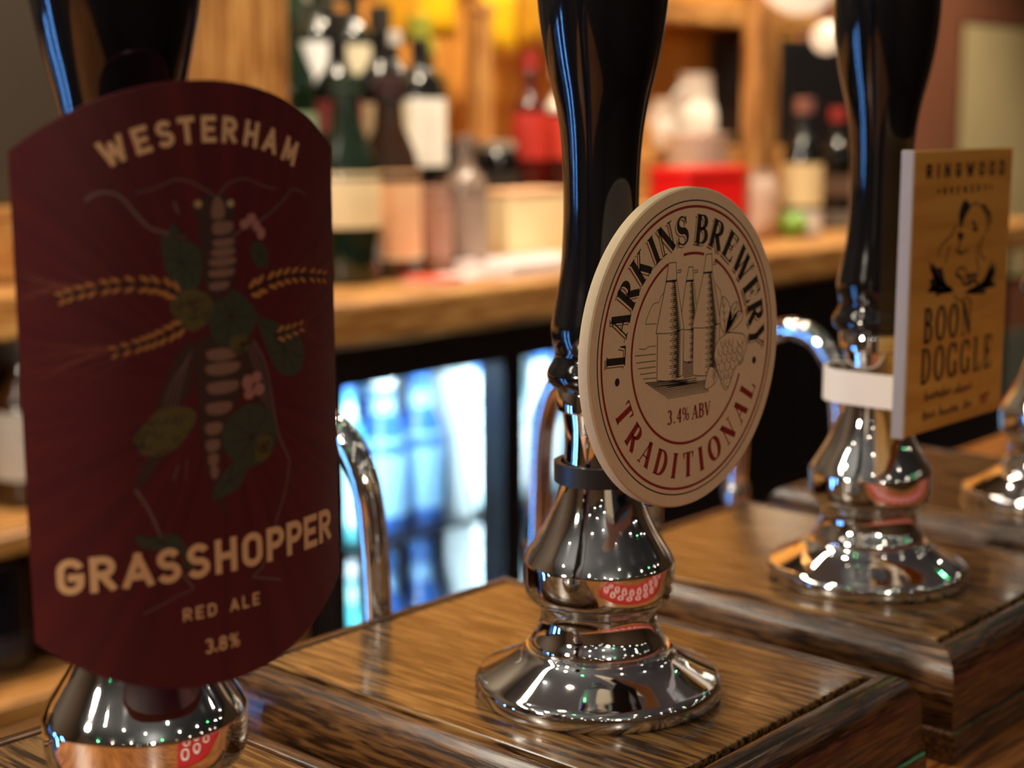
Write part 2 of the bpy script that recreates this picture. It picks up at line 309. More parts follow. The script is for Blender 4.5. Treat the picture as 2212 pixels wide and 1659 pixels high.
# serif skeletons: strokes carry a weight T(hick) t(hin) c(ontrast); serifs are thin bars
def serif(ch):
    A = arc; sf = lambda x, y, w=.16: ([(x-w, y), (x+w, y)], 's')
    G = {
     'L': (.62, [([(.16, 0), (.16, 1)], 'T'), ([(.0, 0), (.62, 0)], 's'), ([(.60, 0), (.62, .30)], 'w'), sf(.16, 1)]),
     'A': (.80, [([(.10, 0), (.40, 1)], 't'), ([(.40, 1), (.68, 0)], 'T'), ([(.2, .34), (.56, .34)], 't'), sf(.09, 0, .12), sf(.68, 0, .15)]),
     'R': (.78, [([(.16, 0), (.16, 1)], 'T'), ([(.16, 1), (.34, 1)]+A(.34, .75, .24, .25, 90, -90)+[(.16, .5)], 'c'), ([(.34, .5), (.68, 0)], 'T'), sf(.16, 0), ([(0, 1), (.34, 1)], 's'), sf(.70, 0, .10)]),
     'K': (.82, [([(.16, 0), (.16, 1)], 'T'), ([(.20, .38), (.66, 1)], 't'), ([(.34, .58), (.70, 0)], 'T'), sf(.16, 0), sf(.16, 1), sf(.64, 1, .13), sf(.70, 0, .13)]),
     'I': (.32, [([(.16, 0), (.16, 1)], 'T'), sf(.16, 0), sf(.16, 1)]),
     'N': (.84, [([(.14, 0), (.14, 1)], 't'), ([(.12, 1), (.70, 0)], 'T'), ([(.70, 0), (.70, 1)], 't'), sf(.14, 0, .12), sf(.08, 1, .1), sf(.70, 1, .12)]),
     'S': (.58, [(A(.29, .75, .23, .25, 20, 265)+A(.29, .25, .26, .25, 85, -160)[1:], 'c2'), ([(.51, .72), (.50, 1)], 'w2'), ([(.05, .30), (.04, 0)], 'w2')]),
     'B': (.70, [([(.16, 0), (.16, 1)], 'T'), ([(.16, 1), (.32, 1)]+A(.32, .77, .23, .23, 90, -90)+[(.16, .54)], 'c'), ([(.16, .54), (.34, .54)]+A(.34, .27, .28, .27, 90, -90)+[(.16, 0)], 'c'), ([(0, 1), (.32, 1)], 's'), ([(0, 0), (.32, 0)], 's')]),
     'E': (.66, [([(.16, 0), (.16, 1)], 'T'), ([(0, 1), (.60, 1)], 's'), ([(0, 0), (.62, 0)], 's'), ([(.16, .52), (.46, .52)], 't'), ([(.59, 1), (.60, .74)], 'w'), ([(.61, 0), (.63, .28)], 'w'), ([(.46, .66), (.46, .38)], 't')]),
     'W': (1.10, [([(.10, 1), (.34, 0)], 'T'), ([(.34, 0), (.56, .9)], 't'), ([(.54, 1), (.76, 0)], 'T'), ([(.76, 0), (1.0, 1)], 't'), sf(.10, 1, .13), sf(.54, 1, .13), sf(1.0, 1, .11)]),
     'Y': (.80, [([(.12, 1), (.40, .46)], 'T'), ([(.68, 1), (.42, .46)], 't'), ([(.40, .48), (.40, 0)], 'T'), sf(.12, 1, .13), sf(.68, 1, .12), sf(.40, 0)]),
     'T': (.66, [([(.33, 0), (.33, 1)], 'T'), ([(0, 1), (.66, 1)], 's'), ([(.01, 1), (.03, .74)], 'w'), ([(.65, 1), (.63, .74)], 'w'), sf(.33, 0)]),
     'D': (.78, [([(.16, 0), (.16, 1)], 'T'), ([(.16, 1), (.30, 1)]+A(.30, .5, .40, .5, 90, -90, 22)+[(.16, 0)], 'c'), ([(0, 1), (.3, 1)], 's'), ([(0, 0), (.3, 0)], 's')]),
     'O': (.76, [(A(.38, .5, .34, .5, 0, 360, 30), 'c')]),
     'G': (.80, [(A(.40, .5, .36, .5, 40, 330, 26), 'c'), ([(.68, 0.02), (.68, .42)], 'T'), ([(.52, .42), (.80, .42)], 's'), ([(.70, .66), (.70, .98)], 'w2')]),
     'V': (.78, [([(.10, 1), (.40, 0)], 'T'), ([(.40, 0), (.68, 1)], 't'), sf(.10, 1, .13), sf(.68, 1, .11)]),
     '3': (.50, [(A(.24, .76, .20, .24, 150, -80)+A(.24, .27, .23, .27, 80, -150), 'c')]),
     '4': (.56, [([(.40, 0), (.40, 1)], 'T'), ([(.40, 1), (.02, .3)], 't'), ([(.02, .3), (.56, .3)], 't'), sf(.40, 0, .12)]),
     '.': (.16, [([(.08, 0), (.08, .12)], 'T')]),
     '%': (.86, [(A(.20, .74, .16, .24, 0, 360, 16), 'c'), (A(.66, .26, .16, .24, 0, 360, 16), 'c'), ([(.68, 1), (.18, 0)], 't')]),
     ' ': (.34, []),
    }
    return G[ch]
def glyph(ch, style, h, wscale=1.0, weight=.1, thin=.03):
    """polygons of one character, cap height h, plus its width; weight and thin are half widths relative to h"""
    polys = []
    if style == 'sans':
        gw, strokes = sans(ch); hw_ = weight
        for st in strokes:
            P = [(x*wscale, hw_+y*(1-2*hw_)) for x, y in st]
            polys += ribbon(P, lambda nx, ny, t: hw_, cap=hw_*.98 if len(st) == 2 else 0)
        polys = [[(x*h, min(max(y, 0), 1)*h) for x, y in q] for q in polys]
        return polys, gw*wscale*h
    gw, strokes = serif(ch)
    for st, kd in strokes:
        f = {'T': lambda nx, ny, t: weight, 't': lambda nx, ny, t: thin, 's': lambda nx, ny, t: thin*.9, 'w': lambda nx, ny, t: thin*(2.2-1.6*t), 'w2': lambda nx, ny, t: thin*1.2,
             'c': lambda nx, ny, t: thin+(weight-thin)*abs(nx)**1.4, 'c2': lambda nx, ny, t: thin+(weight*1.05-thin)*math.exp(-((t-.5)/.22)**2)}[kd]
        polys += ribbon([(x*wscale, y) for x, y in st], f)
    return [[(x*h, y*h) for x, y in q] for q in polys], gw*wscale*h
def shift(polys, dx, dy, rot=0, s=1):
    c, s_ = math.cos(rot), math.sin(rot); return [[(dx+(x*c-y*s_)*s, dy+(x*s_+y*c)*s) for x, y in q] for q in polys]
def line_text(txt, style, h, x0, x1, y, weight, thin=.03, wscale=1.0):
    """letters spaced evenly to fill x0..x1 on baseline y"""
    g = [glyph(c, style, h, wscale, weight, thin) for c in txt]; tot = sum(w_ for _, w_ in g); gap = ((x1-x0)-tot)/max(len(txt)-1, 1); x = x0; out = []
    for p, w_ in g: out += shift(p, x, y); x += w_+gap
    return out
def arc_text(items, style, h, cx, cy, rad, weight, thin=.03, wscale=1.0, inward=False):
    """items: (char, degrees clockwise from top); baseline on radius rad; inward: bottom text reading left to right"""
    out = []
    for ch, a in items:
        p, w_ = glyph(ch, style, h, wscale, weight, thin); p = shift(p, -w_/2, 0); t = R(a)
        if not inward: out += shift(p, cx+rad*math.sin(t), cy+rad*math.cos(t), -t)
        else: out += shift(p, cx+rad*math.sin(t), cy+rad*math.cos(t), math.pi-t)
    return out
def print_mesh(name, polys, surf, lift, ma, parent, fine=False):
    """polys in clip millimetres -> mesh hugging the clip's face"""
    bm = bmesh.new()
    for q in polys:
        if len(q) == 4 and not fine:
            vs = [bm.verts.new((x, y, 0)) for x, y in q]
            try: bm.faces.new(vs)
            except ValueError: pass
        else:
            for tri in tessellate_polygon([[Vector((x, y, 0)) for x, y in q]]):
                vs = [bm.verts.new((q[i][0], q[i][1], 0)) for i in tri]; bm.faces.new(vs)
    if fine: bmesh.ops.subdivide_edges(bm, edges=bm.edges[:], cuts=3, use_grid_fill=True)
    for v in bm.verts: v.co = surf(v.co.x, v.co.y, lift)
    me = bpy.data.meshes.new(name); bm.to_mesh(me); bm.free(); me.materials.append(ma)
    o = bpy.data.objects.new(name, me); col.objects.link(o); o.parent = parent; return o
def blob(pts, n=4):
    P = list(pts); P = [P[-1]]+P+[P[0], P[1]]; out = []
    for i in range(1, len(P)-2):
        p0, p1, p2, p3 = P[i-1:i+3]
        for k in range(n):
            t = k/n; out.append(tuple(.5*(2*b+(c-a)*t+(2*a-5*b+4*c-d)*t*t+(-a+3*b-3*c+d)*t**3) for a, b, c, d in zip(p0, p1, p2, p3)))
    return out
def stroke(pts, h, taper=0, n=4): return ribbon(catmull(pts, n) if len(pts) > 2 else pts, lambda nx, ny, t: h*(1-taper*t), sub=5)
def ellipse(cx, cy, rx, ry, n=16, rot=0): return [(cx+rx*math.cos(2*math.pi*i/n)*math.cos(rot)-ry*math.sin(2*math.pi*i/n)*math.sin(rot), cy+rx*math.cos(2*math.pi*i/n)*math.sin(rot)+ry*math.sin(2*math.pi*i/n)*math.cos(rot)) for i in range(n)]
def ink(name, rgb, rough=.55): return mat(name, srgb(*rgb), rough=rough, noise=.04, nscale=300)

# ------------------------------------------------------------------ round cream clip
cream = mat('cream_card', srgb(230, 208, 168), rough=.6, noise=.03, nscale=500); edge_w = mat('white_card_edge', srgb(244, 234, 222), rough=.6, noise=.02)
c2 = empty('pump_clip', (.001, -.036, .123), 0, 'round cream pump clip with three oast houses and red and black lettering', 'pump clip')
CR = 51.5
bm = bmesh.new(); ring = []
for (r_, y_) in ((0, .0), (CR-.5, .0), (CR, .0005), (CR, .0040), (CR-.6, .0045), (0, .0045)):
    ring.append([bm.verts.new((0, y_, 0))] if r_ == 0 else [bm.verts.new((r_*.001*math.cos(2*math.pi*i/128), y_, r_*.001*math.sin(2*math.pi*i/128))) for i in range(128)])
for A_, B_ in zip(ring, ring[1:]):
    for i in range(128):
        j = (i+1) % 128
        if len(A_) == 1: bm.faces.new((A_[0], B_[i], B_[j]))
        elif len(B_) == 1: bm.faces.new((A_[i], B_[0], A_[j]))
        else: bm.faces.new((A_[i], A_[j], B_[j], B_[i]))
obj('board', bm, cream, c2, smooth=30)
flat = lambda x, y, l: Vector((x*.001, -l*.001, y*.001))
blk = ink('clip_black_ink', (30, 28, 24)); red = ink('clip_red_ink', (140, 30, 28)); brn = ink('clip_shadow_ink', (120, 72, 52))
def circ(r_, h, a0=0, a1=360, n=120): return ribbon([(r_*math.sin(R(a0+(a1-a0)*i/n)), r_*math.cos(R(a0+(a1-a0)*i/n))) for i in range(n+1)], lambda nx, ny, t: h)
print_mesh('black_ring', circ(47.3, .22), flat, .05, blk, c2); print_mesh('red_ring', circ(45.4, .42), flat, .05, red, c2)
print_mesh('inner_ring', circ(30.6, .45, -8, 13, 16)+circ(30.6, .45, 25, 74, 30)+circ(30.6, .45, 112, 336, 110), flat, .05, red, c2)
TOPT = [('L', -87.5), ('A', -72.3), ('R', -57.6), ('K', -42.9), ('I', -31), ('N', -20.2), ('S', -7.6), ('B', 8.2), ('R', 21.6), ('E', 34.6), ('W', 49.8), ('E', 64.8), ('R', 77.4), ('Y', 90)]
kw = dict(style='serif', h=8.8, weight=.125, thin=.026, wscale=1.08)
base = arc_text(TOPT, cx=0, cy=0, rad=33.9, **kw)
print_mesh('letter_shadow', shift(base, -.85, -.75), flat, .04, brn, c2); print_mesh('letter_gap', shift(base, -.5, -.45), flat, .06, cream, c2); print_mesh('lettering', base, flat, .08, blk, c2)
BOT = [('T', -116), ('R', -130.5), ('A', -144), ('D', -157), ('I', -168.6), ('T', -180), ('I', 169), ('O', 157.2), ('N', 143.3), ('A', 129.8), ('L', 117.5)]
print_mesh('lettering_red', arc_text(BOT, 'serif', 7.8, 0, 0, 41.8, .125, .028, 1.0, True), flat, .08, red, c2)
print_mesh('dot', [ellipse(-37.6, -6.2, 1.15, 1.25), ellipse(37.2, -8, 1.15, 1.25)], flat, .08, blk, c2)
print_mesh('strength_text', line_text('3.4', 'serif', 4.4, -11.6, -4.2, -23.2, .10, .045, .95)+line_text('%', 'serif', 4.4, -3.6, .2, -23.2, .06, .035, .95)+line_text('ABV', 'serif', 4.4, 1.6, 12.0, -23.2, .10, .04, .95), flat, .08, red, c2)
# oast houses: outlines, hatching, hop and ground
LN = .13; art = []; fillp = []
def line(*p, h=LN): art.extend(ribbon(list(p), lambda nx, ny, t: h, sub=2))
def curve(p, h=LN): art.extend(stroke(p, h))
def oast(xl, xr, ztop, cowl, capb, eave, roofl, roofr, wl, wr, base):
    line((xl, ztop), (xr, ztop)); line((xl, ztop), (xl-1.3, cowl)); line((xr, ztop), (xr+.5, cowl)); line((xl-1.3, cowl), (xr+.5, cowl), h=.3); line((xr+.7, cowl+3), (xr+2.7, cowl+3.2)); line((xr+.7, cowl+2.3), (xr+2.7, cowl+2.4)); line((xr+2.7, cowl+2.4), (xr+2.7, cowl+3.2))
    line((xl-1.3, cowl), (roofl, eave)); line((xr+.5, cowl), (roofr, eave)); curve([(roofl, eave), ((roofl+roofr)/2, eave-.7), (roofr, eave)])
    line((wl, eave-.3), (wl, base)); line((wr, eave-.3), (wr, base)); curve([(wl, base), ((wl+wr)/2, base-.9), (wr, base)])
    z = cowl-.4
    while z > base:
        if z > eave: t = (cowl-z)/(cowl-eave); a = (xl-1.3)+(roofl-xl+1.3)*t; b = (xr+.5)+(roofr-xr-.5)*t
        else: a, b = wl, wr
        w_ = b-a; x0 = a+w_*(.52+.06*math.sin(z*3)); x1 = b-w_*.10
        line((x0, z), (x1, z), h=.13); line((x0+w_*.16, z), (x1-w_*.06, z), h=.27); z -= .62
oast(-1.4, .8, 26.3, 21.9, 0, 6.9, -6.0, 4.6, -3.6, 3.2, -3.6)
MASK = [[(-12.1, 28.4), (-8.3, 28.3), (-7.8, 22.4), (-3.5, 6.4), (-3.7, -8.7), (-10, -9.6), (-17.7, -7.8), (-17.4, 6.8), (-18.3, 7), (-13.1, 22.6)], [(8, 29.8), (11.1, 29.6), (11.6, 23.6), (16.5, 6.2), (15.8, -9), (8, -9.8), (1.5, -8.6), (1.6, 6.6), (1, 7), (6, 23.8)]]
print_mesh('picture_far_oast', art, flat, .05, blk, c2); art = []
print_mesh('picture_ground_colour', MASK, flat, .065, cream, c2)
oast(-12.1, -8.3, 28.3, 22.6, 0, 6.8, -18.3, -3.5, -17.5, -3.7, -8.2); oast(8, 11.1, 29.7, 23.8, 0, 6.6, 1.0, 17.0, 1.6, 16.2, -8.9)
curve([(-23.8, 10.2), (-23.2, 11.8), (-21.6, 14.2), (-19.9, 16.1), (-17.1, 16.5), (-16.3, 18), (-14.4, 19.1)], .09); line((-23.8, 10.2), (-17.9, 9.8), h=.09)
curve([(13.5, 20), (15, 18.5), (16.6, 17), (17.2, 14)], .09); curve([(-27, 3), (-24, 2.4), (-22, 3), (-18.2, 2.9)], .09)
for (x0, z0, x1, z1) in ((-29, .9, -18.2, .3), (-28.2, -1.4, -18.2, -1.8), (-27.3, -3.3, -18.2, -3.7), (-26.2, -5.2, -18.2, -5.5), (-24.6, -6.8, -17.8, -7.3)): line((x0, z0), (x1, z1), h=.11)
for i in range(11):
    t = i/10; line((-23.4+11.7*t, -8.3-6.4*t), (8.6+2.4*t if i > 2 else -1, -9.9-5.4*t), h=.19-.10*t)
for i in range(9): line((-3.4, -4.2-i*.6), (1.4, -4.2-i*.6), h=.14)
for i in range(3): line((-12, -9.6-i*.7), (4, -10-i*.7), h=.14)
print_mesh('picture_oasts', art, flat, .08, blk, c2); art = []
leaves = [[(19.7, 3), (16.7, 6.2), (16.5, 11), (17.9, 15.3), (21.6, 12.4), (23.1, 7.4)], [(20, 3.1), (22.6, 11), (26.5, 12.7), (26.3, 8.6)], [(21, 3), (25, 8.7), (28.9, 9.3), (29, 6.1)], [(14, -8.3), (10.8, -7.5), (8.4, -13.9), (13.5, -13.4), (16, -10.7)]]
hop = [(20.7, 2.8), (15.4, .6), (13.6, -4), (15.6, -9), (20.7, -16.2), (25.7, -9.6), (29.4, -7.5), (32.0, -3.6), (31, 1), (26, 2.4)]
print_mesh('hop_ground_colour', [blob(l) for l in leaves]+[blob(hop)], flat, .095, cream, c2)
for l in leaves:
    b = blob(l); art += ribbon(b+[b[0]], lambda nx, ny, t: .12); tip = l[3] if len(l) > 4 else l[2]; line(l[0], tip, h=.12)
    for f in (.3, .5, .7): mx_, my_ = l[0][0]+(tip[0]-l[0][0])*f, l[0][1]+(tip[1]-l[0][1])*f; line((mx_, my_), (mx_-1.3, my_+1.5), h=.09); line((mx_, my_), (mx_+1.4, my_+1.2), h=.09)
b = blob(hop); art += ribbon(b+[b[0]], lambda nx, ny, t: .13)
for row in range(6):
    z = .8-row*2.7; hwid = [3.6, 5.6, 5.8, 4.8, 3.4, 1.8][row]; nn = [3, 4, 4, 3, 3, 1][row]
    for i in range(nn):
        x = 20.8+(i-(nn-1)/2)*2*hwid/max(nn, 1)+(.5 if row % 2 else 0); art += ribbon(arc(x, z, hwid/max(nn, 1)*1.05, 2.5, 180, 360, 10), lambda nx, ny, t: .12); line((x, z-.3), (x, z-1.6), h=.07)
for i in range(3):
    for k in range(2): art += ribbon(arc(28.4+.6*k, 0-i*2.8-k*.9, 1.6, 2.0, 180, 360, 8), lambda nx, ny, t: .11)
curve([(13.4, 5.9), (11.6, 2.4), (11.6, -2.4), (14.6, -8)], .13); curve([(14.3, 5.4), (12.6, 2.4), (12.5, -2.2), (15.2, -7.6)], .1)
print_mesh('picture_hop', art, flat, .11, blk, c2)
# black strap bracket round the pump post
bm = lathe_bm([(-3.4, 14.6), (-3.4, 15.4), (3.4, 15.4), (3.4, 13.2)], 48, close=False); o = obj('strap', bm, black_matt, c2, smooth=40); o.location = (-.001, .036, -.045)
obj('bracket', box_bm(-.008, .006, .0045, .022, -.0484, -.0416, .0008), black_matt, c2); obj('back_plate', box_bm(-.014, .012, .0045, .0075, -.0505, -.036, .0006), black_matt, c2)

# ------------------------------------------------------------------ burgundy clip, bent round a vertical axis
KR = .08179; KX, KY = .00778, .04438; A0 = R(-97.5)
c1 = empty('pump_clip', (-S, 0, .135), 0, 'dark burgundy arched pump clip with a grasshopper picture and cream lettering', 'pump clip')
def bent(x, y, l):
    a = A0+x*.001/KR; r_ = KR+l*.001; return Vector((KX+r_*math.cos(a), KY+r_*math.sin(a), y*.001))
UH = 43.6
def topv(u): return 54.4+math.sqrt(max(69.2**2-u*u, 0))-math.sqrt(69.2**2-UH*UH)
def botv(u): return -55.2-(math.sqrt(max(66.5**2-u*u, 0))-math.sqrt(66.5**2-UH*UH))
bm = bmesh.new(); NU, NV = 48, 10; G_ = {}
for side, l in (('f', 0), ('b', -2.6)):
    for i in range(NU+1):
        u = -UH+2*UH*i/NU
        for k in range(NV+1): G_[side, i, k] = bm.verts.new(bent(u, botv(u)+(topv(u)-botv(u))*k/NV, l))
for i in range(NU):
    for k in range(NV):
        bm.faces.new([G_['f', i, k], G_['f', i+1, k], G_['f', i+1, k+1], G_['f', i, k+1]]); bm.faces.new([G_['b', i, k], G_['b', i, k+1], G_['b', i+1, k+1], G_['b', i+1, k]])
    for k in (0, NV): bm.faces.new([G_['f', i, k], G_['b', i, k], G_['b', i+1, k], G_['f', i+1, k]])
for k in range(NV):
    for i in (0, NU): bm.faces.new([G_['f', i, k], G_['f', i, k+1], G_['b', i, k+1], G_['b', i, k]])
# burgundy card with faint printed rays fanning from the middle
mb = bpy.data.materials.new('burgundy_card'); mb.use_nodes = True; nt = mb.node_tree; bs = nt.nodes['Principled BSDF']; N = nt.nodes.new; L = nt.links.new
tc = N('ShaderNodeTexCoord'); mp = N('ShaderNodeMapping'); mp.inputs['Rotation'].default_value = (R(90), 0, 0); mp.inputs['Location'].default_value = (0, 0, 0)
gr = N('ShaderNodeTexGradient'); gr.gradient_type = 'RADIAL'; L(tc.outputs['Object'], mp.inputs['Vector']); L(mp.outputs[0], gr.inputs[0])
mm_ = N('ShaderNodeMath'); mm_.operation = 'MULTIPLY'; mm_.inputs[1].default_value = 60; L(gr.outputs['Fac'], mm_.inputs[0])
n1 = N('ShaderNodeTexNoise'); n1.noise_dimensions = '1D'; n1.inputs['Scale'].default_value = 1.0; n1.inputs['Detail'].default_value = 3; L(mm_.outputs[0], n1.inputs['W'])
cr = N('ShaderNodeValToRGB'); e = cr.color_ramp.elements; e[0].position = .35; e[0].color = srgb(78, 26, 34); e[1].position = .68; e[1].color = srgb(90, 31, 36)
L(n1.outputs['Fac'], cr.inputs[0]); L(cr.outputs[0], bs.inputs['Base Color']); bs.inputs['Roughness'].default_value = .42; bs.inputs['Specular IOR Level'].default_value = .35
obj('board', bm, mb, c1, smooth=30)
cr_ink = ink('cream_ink', (226, 188, 142)); grn = ink('leaf_green_ink', (52, 62, 46)); grn2 = ink('hop_green_ink', (84, 78, 36)); bod = ink('body_brown_ink', (56, 36, 32)); seg_ = ink('body_pale_ink', (128, 98, 84)); whe = ink('wheat_ink', (176, 122, 62)); pnk = ink('petal_ink', (160, 112, 104)); gry = ink('leg_grey_ink', (104, 80, 76)); drk = ink('outline_dark_ink', (30, 18, 18)); awn = ink('awn_ink', (124, 60, 46)); eye = ink('eye_ink', (170, 150, 104))
def c1p(name, polys, lift, ma, fine=False): return print_mesh(name, polys, bent, lift, ma, c1, fine)
WC = [('W', -21.6), ('E', -15.3), ('S', -9.9), ('T', -4.6), ('E', .9), ('R', 6.4), ('H', 12.6), ('A', 18.6), ('M', 25.2)]
c1p('brewery_lettering', arc_text([(c, math.degrees(math.asin((u-.9)/57.5))) for c, u in WC], 'sans', 6.0, .9, 59.1-3.1-54.5, 54.5, .105, wscale=.82), .10, cr_ink)
GX = [-35.1, -28, -20.1, -12.9, -5.6, 1.7, 9.2, 16.5, 23.2, 29.5, 36]
gt = []
for ch, u in zip('GRASSHOPPER', GX):
    p, w_ = glyph(ch, 'sans', 8.4, .86 if ch not in 'A' else .95, .105); gt += shift(p, u-w_/2, -44.7)
c1p('name_lettering', gt, .13, cr_ink)
c1p('style_lettering', line_text('RED ALE', 'sans', 3.1, -9.6, 10.6, -54.5, .085, wscale=.92), .13, cr_ink); c1p('strength_lettering', line_text('3.8', 'sans', 3.6, -4.4, .9, -63.5, .085, wscale=.85)+line_text('%', 'sans', 3.6, 2.0, 4.8, -63.5, .06, wscale=.85), .13, cr_ink)
# awns radiating behind the wheat
aw = []
for (bx, by, a0, a1, n_, l0) in ((-28, 24.8, 150, 205, 20, 14), (26, 24, -28, 38, 16, 13), (-20, 11, 170, 215, 14, 20), (25, 11, -30, 30, 8, 12)):
    for i in range(n_):
        a = R(a0+(a1-a0)*i/(n_-1)); l = l0*random.uniform(.7, 1.05); sx = bx+random.uniform(-9, 5)*(1 if bx < 0 else -1)
        ex = max(min(sx+l*math.cos(a), 43), -43); aw += ribbon([(sx, by), (ex, by+l*math.sin(a)*.8)], lambda nx, ny, t: .10*(1-.6*t), sub=5)
c1p('wheat_awns', aw, .05, awn)['kind'] = 'stuff'
# wings and legs
c1p('wings', [blob([(-6.2, 11.5), (-10.2, 6.4), (-13.1, .1), (-14.1, -4.6), (-9.9, -4.3), (-5.8, .5), (-4.7, 9.6)]), blob([(7, 10), (11.5, 9.9), (14.5, 3.8), (16.3, -4.5), (17.6, -13), (15, -12), (11, -4), (8, 4)])], .06, bod, True)
vein = []
for i in range(4): vein += stroke([(-5.4-i*.5, 9.5-i), (-8-i*.9, 2), (-9.6-i*1.1, -4)], .14); vein += stroke([(9+i*.7, 9), (12+i*.7, 2), (13.4+i*.9, -5-i)], .14)
c1p('wing_veins', vein, .09, gry)['kind'] = 'stuff'
c1p('hind_leg', stroke([(11.3, 9.9), (14.8, 3.8), (16.6, -4.5), (18.3, -13.3), (22.2, -21.1)], .3)+stroke([(22.2, -21.1), (20.2, -28.3), (16.1, -36.6), (12.7, -44.7), (9.2, -47.1), (10.6, -47.8), (14, -48.8), (18.3, -50.2)], .26), .09, gry)
c1p('hind_leg', stroke([(-19.9, -21.7), (-16.8, -27.2), (-13.8, -35.1), (-9.9, -42.6), (-6.9, -46.9)], .42, .4)+stroke([(-6.9, -47.0), (-11.3, -48.2), (-15.5, -49.8), (-19.3, -51.1)], .18), .09, gry)
c1p('antenna', stroke([(1.5, 44.2), (-1.4, 45.9), (-4.8, 47.5), (-8.1, 47.8), (-12.4, 46.2), (-17.2, 45.2)], .26, .4), .09, gry); c1p('antenna', stroke([(2.9, 44.2), (5.6, 46.6), (10, 47.6), (15, 46), (19.9, 44.8)], .24, .4), .09, gry)
c1p('foreleg', stroke([(-28.1, 43.7), (-26.3, 45), (-23.3, 45.5), (-20.3, 44.3), (-17.4, 40.8), (-14.4, 37.6), (-11.2, 36.3), (-5.9, 35.1)], .42), .09, gry); c1p('foreleg', stroke([(6.3, 34.5), (10.4, 36.5), (16, 38.5), (21.7, 41.8), (25.8, 44.6), (30.7, 43.1)], .24, .3), .09, gry)
c1p('spike', stroke([(-9.6, -17), (-11, -20.5)], .2), .09, gry); c1p('spike', stroke([(-7.5, -16), (-8, -21)], .16), .09, gry); c1p('feeler', stroke([(-8.4, 43), (-7.4, 40.2)], .4), .09, gry)
c1p('shin', [blob([(-13.4, -14), (-15, -17), (-17.4, -20), (-20.2, -21.6), (-19.4, -18.6), (-16.6, -14.6)])], .08, bod, True)
# body
c1p('body', [blob([(-2.2, 43.1), (-3.4, 40.3), (-2.6, 37), (-2.8, 33), (-2, 28.6), (-1.5, 23.4), (.9, 19), (6, 24), (7.2, 31.2), (6.7, 37.7), (7.1, 40.8), (5.5, 43.3), (2.2, 44.6)]), blob([(-4.2, 10.6), (1.5, 12), (7.1, 9.5), (8.2, 2.6), (6.6, -3.6), (2.9, -9.5), (1.3, -17.3), (.9, -23.7), (2.3, -29.5), (1.4, -30.4), (-1.5, -23), (-3.3, -15.9), (-4.1, -7.1), (-4.3, 2.2)])], .09, bod, True)
pale = [blob([(2.2, 44), (.8, 41), (1.2, 38.8), (4, 39), (4.2, 42)]), blob([(1.5, 38), (1.2, 35.4), (4.6, 35.2), (6.2, 36), (6.2, 37.8)])]
for (z, w_, x) in ((33.2, 5, 3.8), (31, 5.6, 3.6), (28.8, 6.2, 3.4), (26.3, 6, 3.0), (23.4, 4.6, 2.2)): pale.append(blob([(x-w_/2, z+.7), (x+w_/2, z+.9), (x+w_/2, z-.5), (x, z-1.0), (x-w_/2, z-.7)]))
for (z, w_, x) in ((7.6, 7.4, 2.6), (4.2, 8, 2.6), (-.2, 7.4, 2.4), (-5.0, 6, 1.2), (-9.6, 4, -.4), (-13.6, 3.2, -.8), (-17, 2.4, -.8), (-20, 1.8, -.6)): pale.append(blob([(x-w_/2, z+1.2), (x+w_/2, z+1.1), (x+w_/2, z-.8), (x, z-1.6), (x-w_/2, z-1.0)]))
c1p('body_segments', pale, .11, seg_, True)
c1p('eyes', [ellipse(-2.5, 42.3, 1.0, .9), ellipse(6.0, 42.1, 1.0, .9)], .125, eye)
# leaves, hops, petals
LV = [[(-11.6, 35.3), (-8, 34.6), (-3.6, 33.1), (-2, 28.6), (-3.3, 23.5), (-7.1, 22.5), (-10.3, 26.5), (-11.4, 30.7)], [(11.4, 31.9), (14.4, 32.7), (16.5, 29.9), (16, 26.7), (12.5, 27.6)], [(-.3, 18.8), (3, 20), (5.9, 22.2), (9.7, 19.6), (12.9, 15.1), (8.6, 9.9), (3.1, 8.8), (-.5, 13)], [(12.9, 14.7), (19.1, 13.1), (27.1, 8.8), (28.5, 3.1), (25.1, -.2), (19.6, .9), (16.1, 5.7)], [(3.4, -8.1), (9.3, -5.1), (15.6, -7.5), (18, -13.3), (15.2, -18.7), (9.7, -20.5), (5.2, -19), (1.8, -13.9)], [(3.8, -18.8), (8.3, -20.3), (4.9, -25.1), (-1.6, -26.4), (.2, -22.8)], [(-20.3, -32.4), (-16, -33.3), (-11.1, -33.3), (-8.6, -37), (-13.1, -36.8), (-18.7, -35.6)], [(-9.8, 35.8), (-8.6, 38.4), (-7.2, 36), (-6, 35)], [(-8.6, -37), (-6.5, -41), (-8.5, -42), (-10, -38)]]
c1p('leaves', [blob(l) for l in LV], .115, grn, True)
lv = []
for l in LV:
    cx_ = sum(p[0] for p in l)/len(l); cz_ = sum(p[1] for p in l)/len(l)
    for p in l: lv += stroke([(cx_, cz_), ((cx_+p[0])/2+.3, (cz_+p[1])/2), (cx_+(p[0]-cx_)*.85, cz_+(p[1]-cz_)*.85)], .11)
c1p('leaf_veins', lv, .125, drk)
HP = [[(-9.9, 20.8), (-6.4, 23.1), (-1.6, 22.1), (.5, 18.8), (-1.5, 15.1), (-5.4, 13.5), (-9.3, 17)], [(-13.7, -3.9), (-6.8, -3.9), (-4.9, -7), (-9.1, -12.5), (-14.1, -14.5), (-18.5, -13.3), (-19.8, -9.9), (-17.9, -7.5)], [(4.5, 10.5), (9, 11.5), (9.6, 8), (6, 6.8)], [(12, -13), (16, -14), (15.4, -18.4), (11, -19)]]
c1p('hops', [blob(l) for l in HP], .12, grn2, True)
hl = []
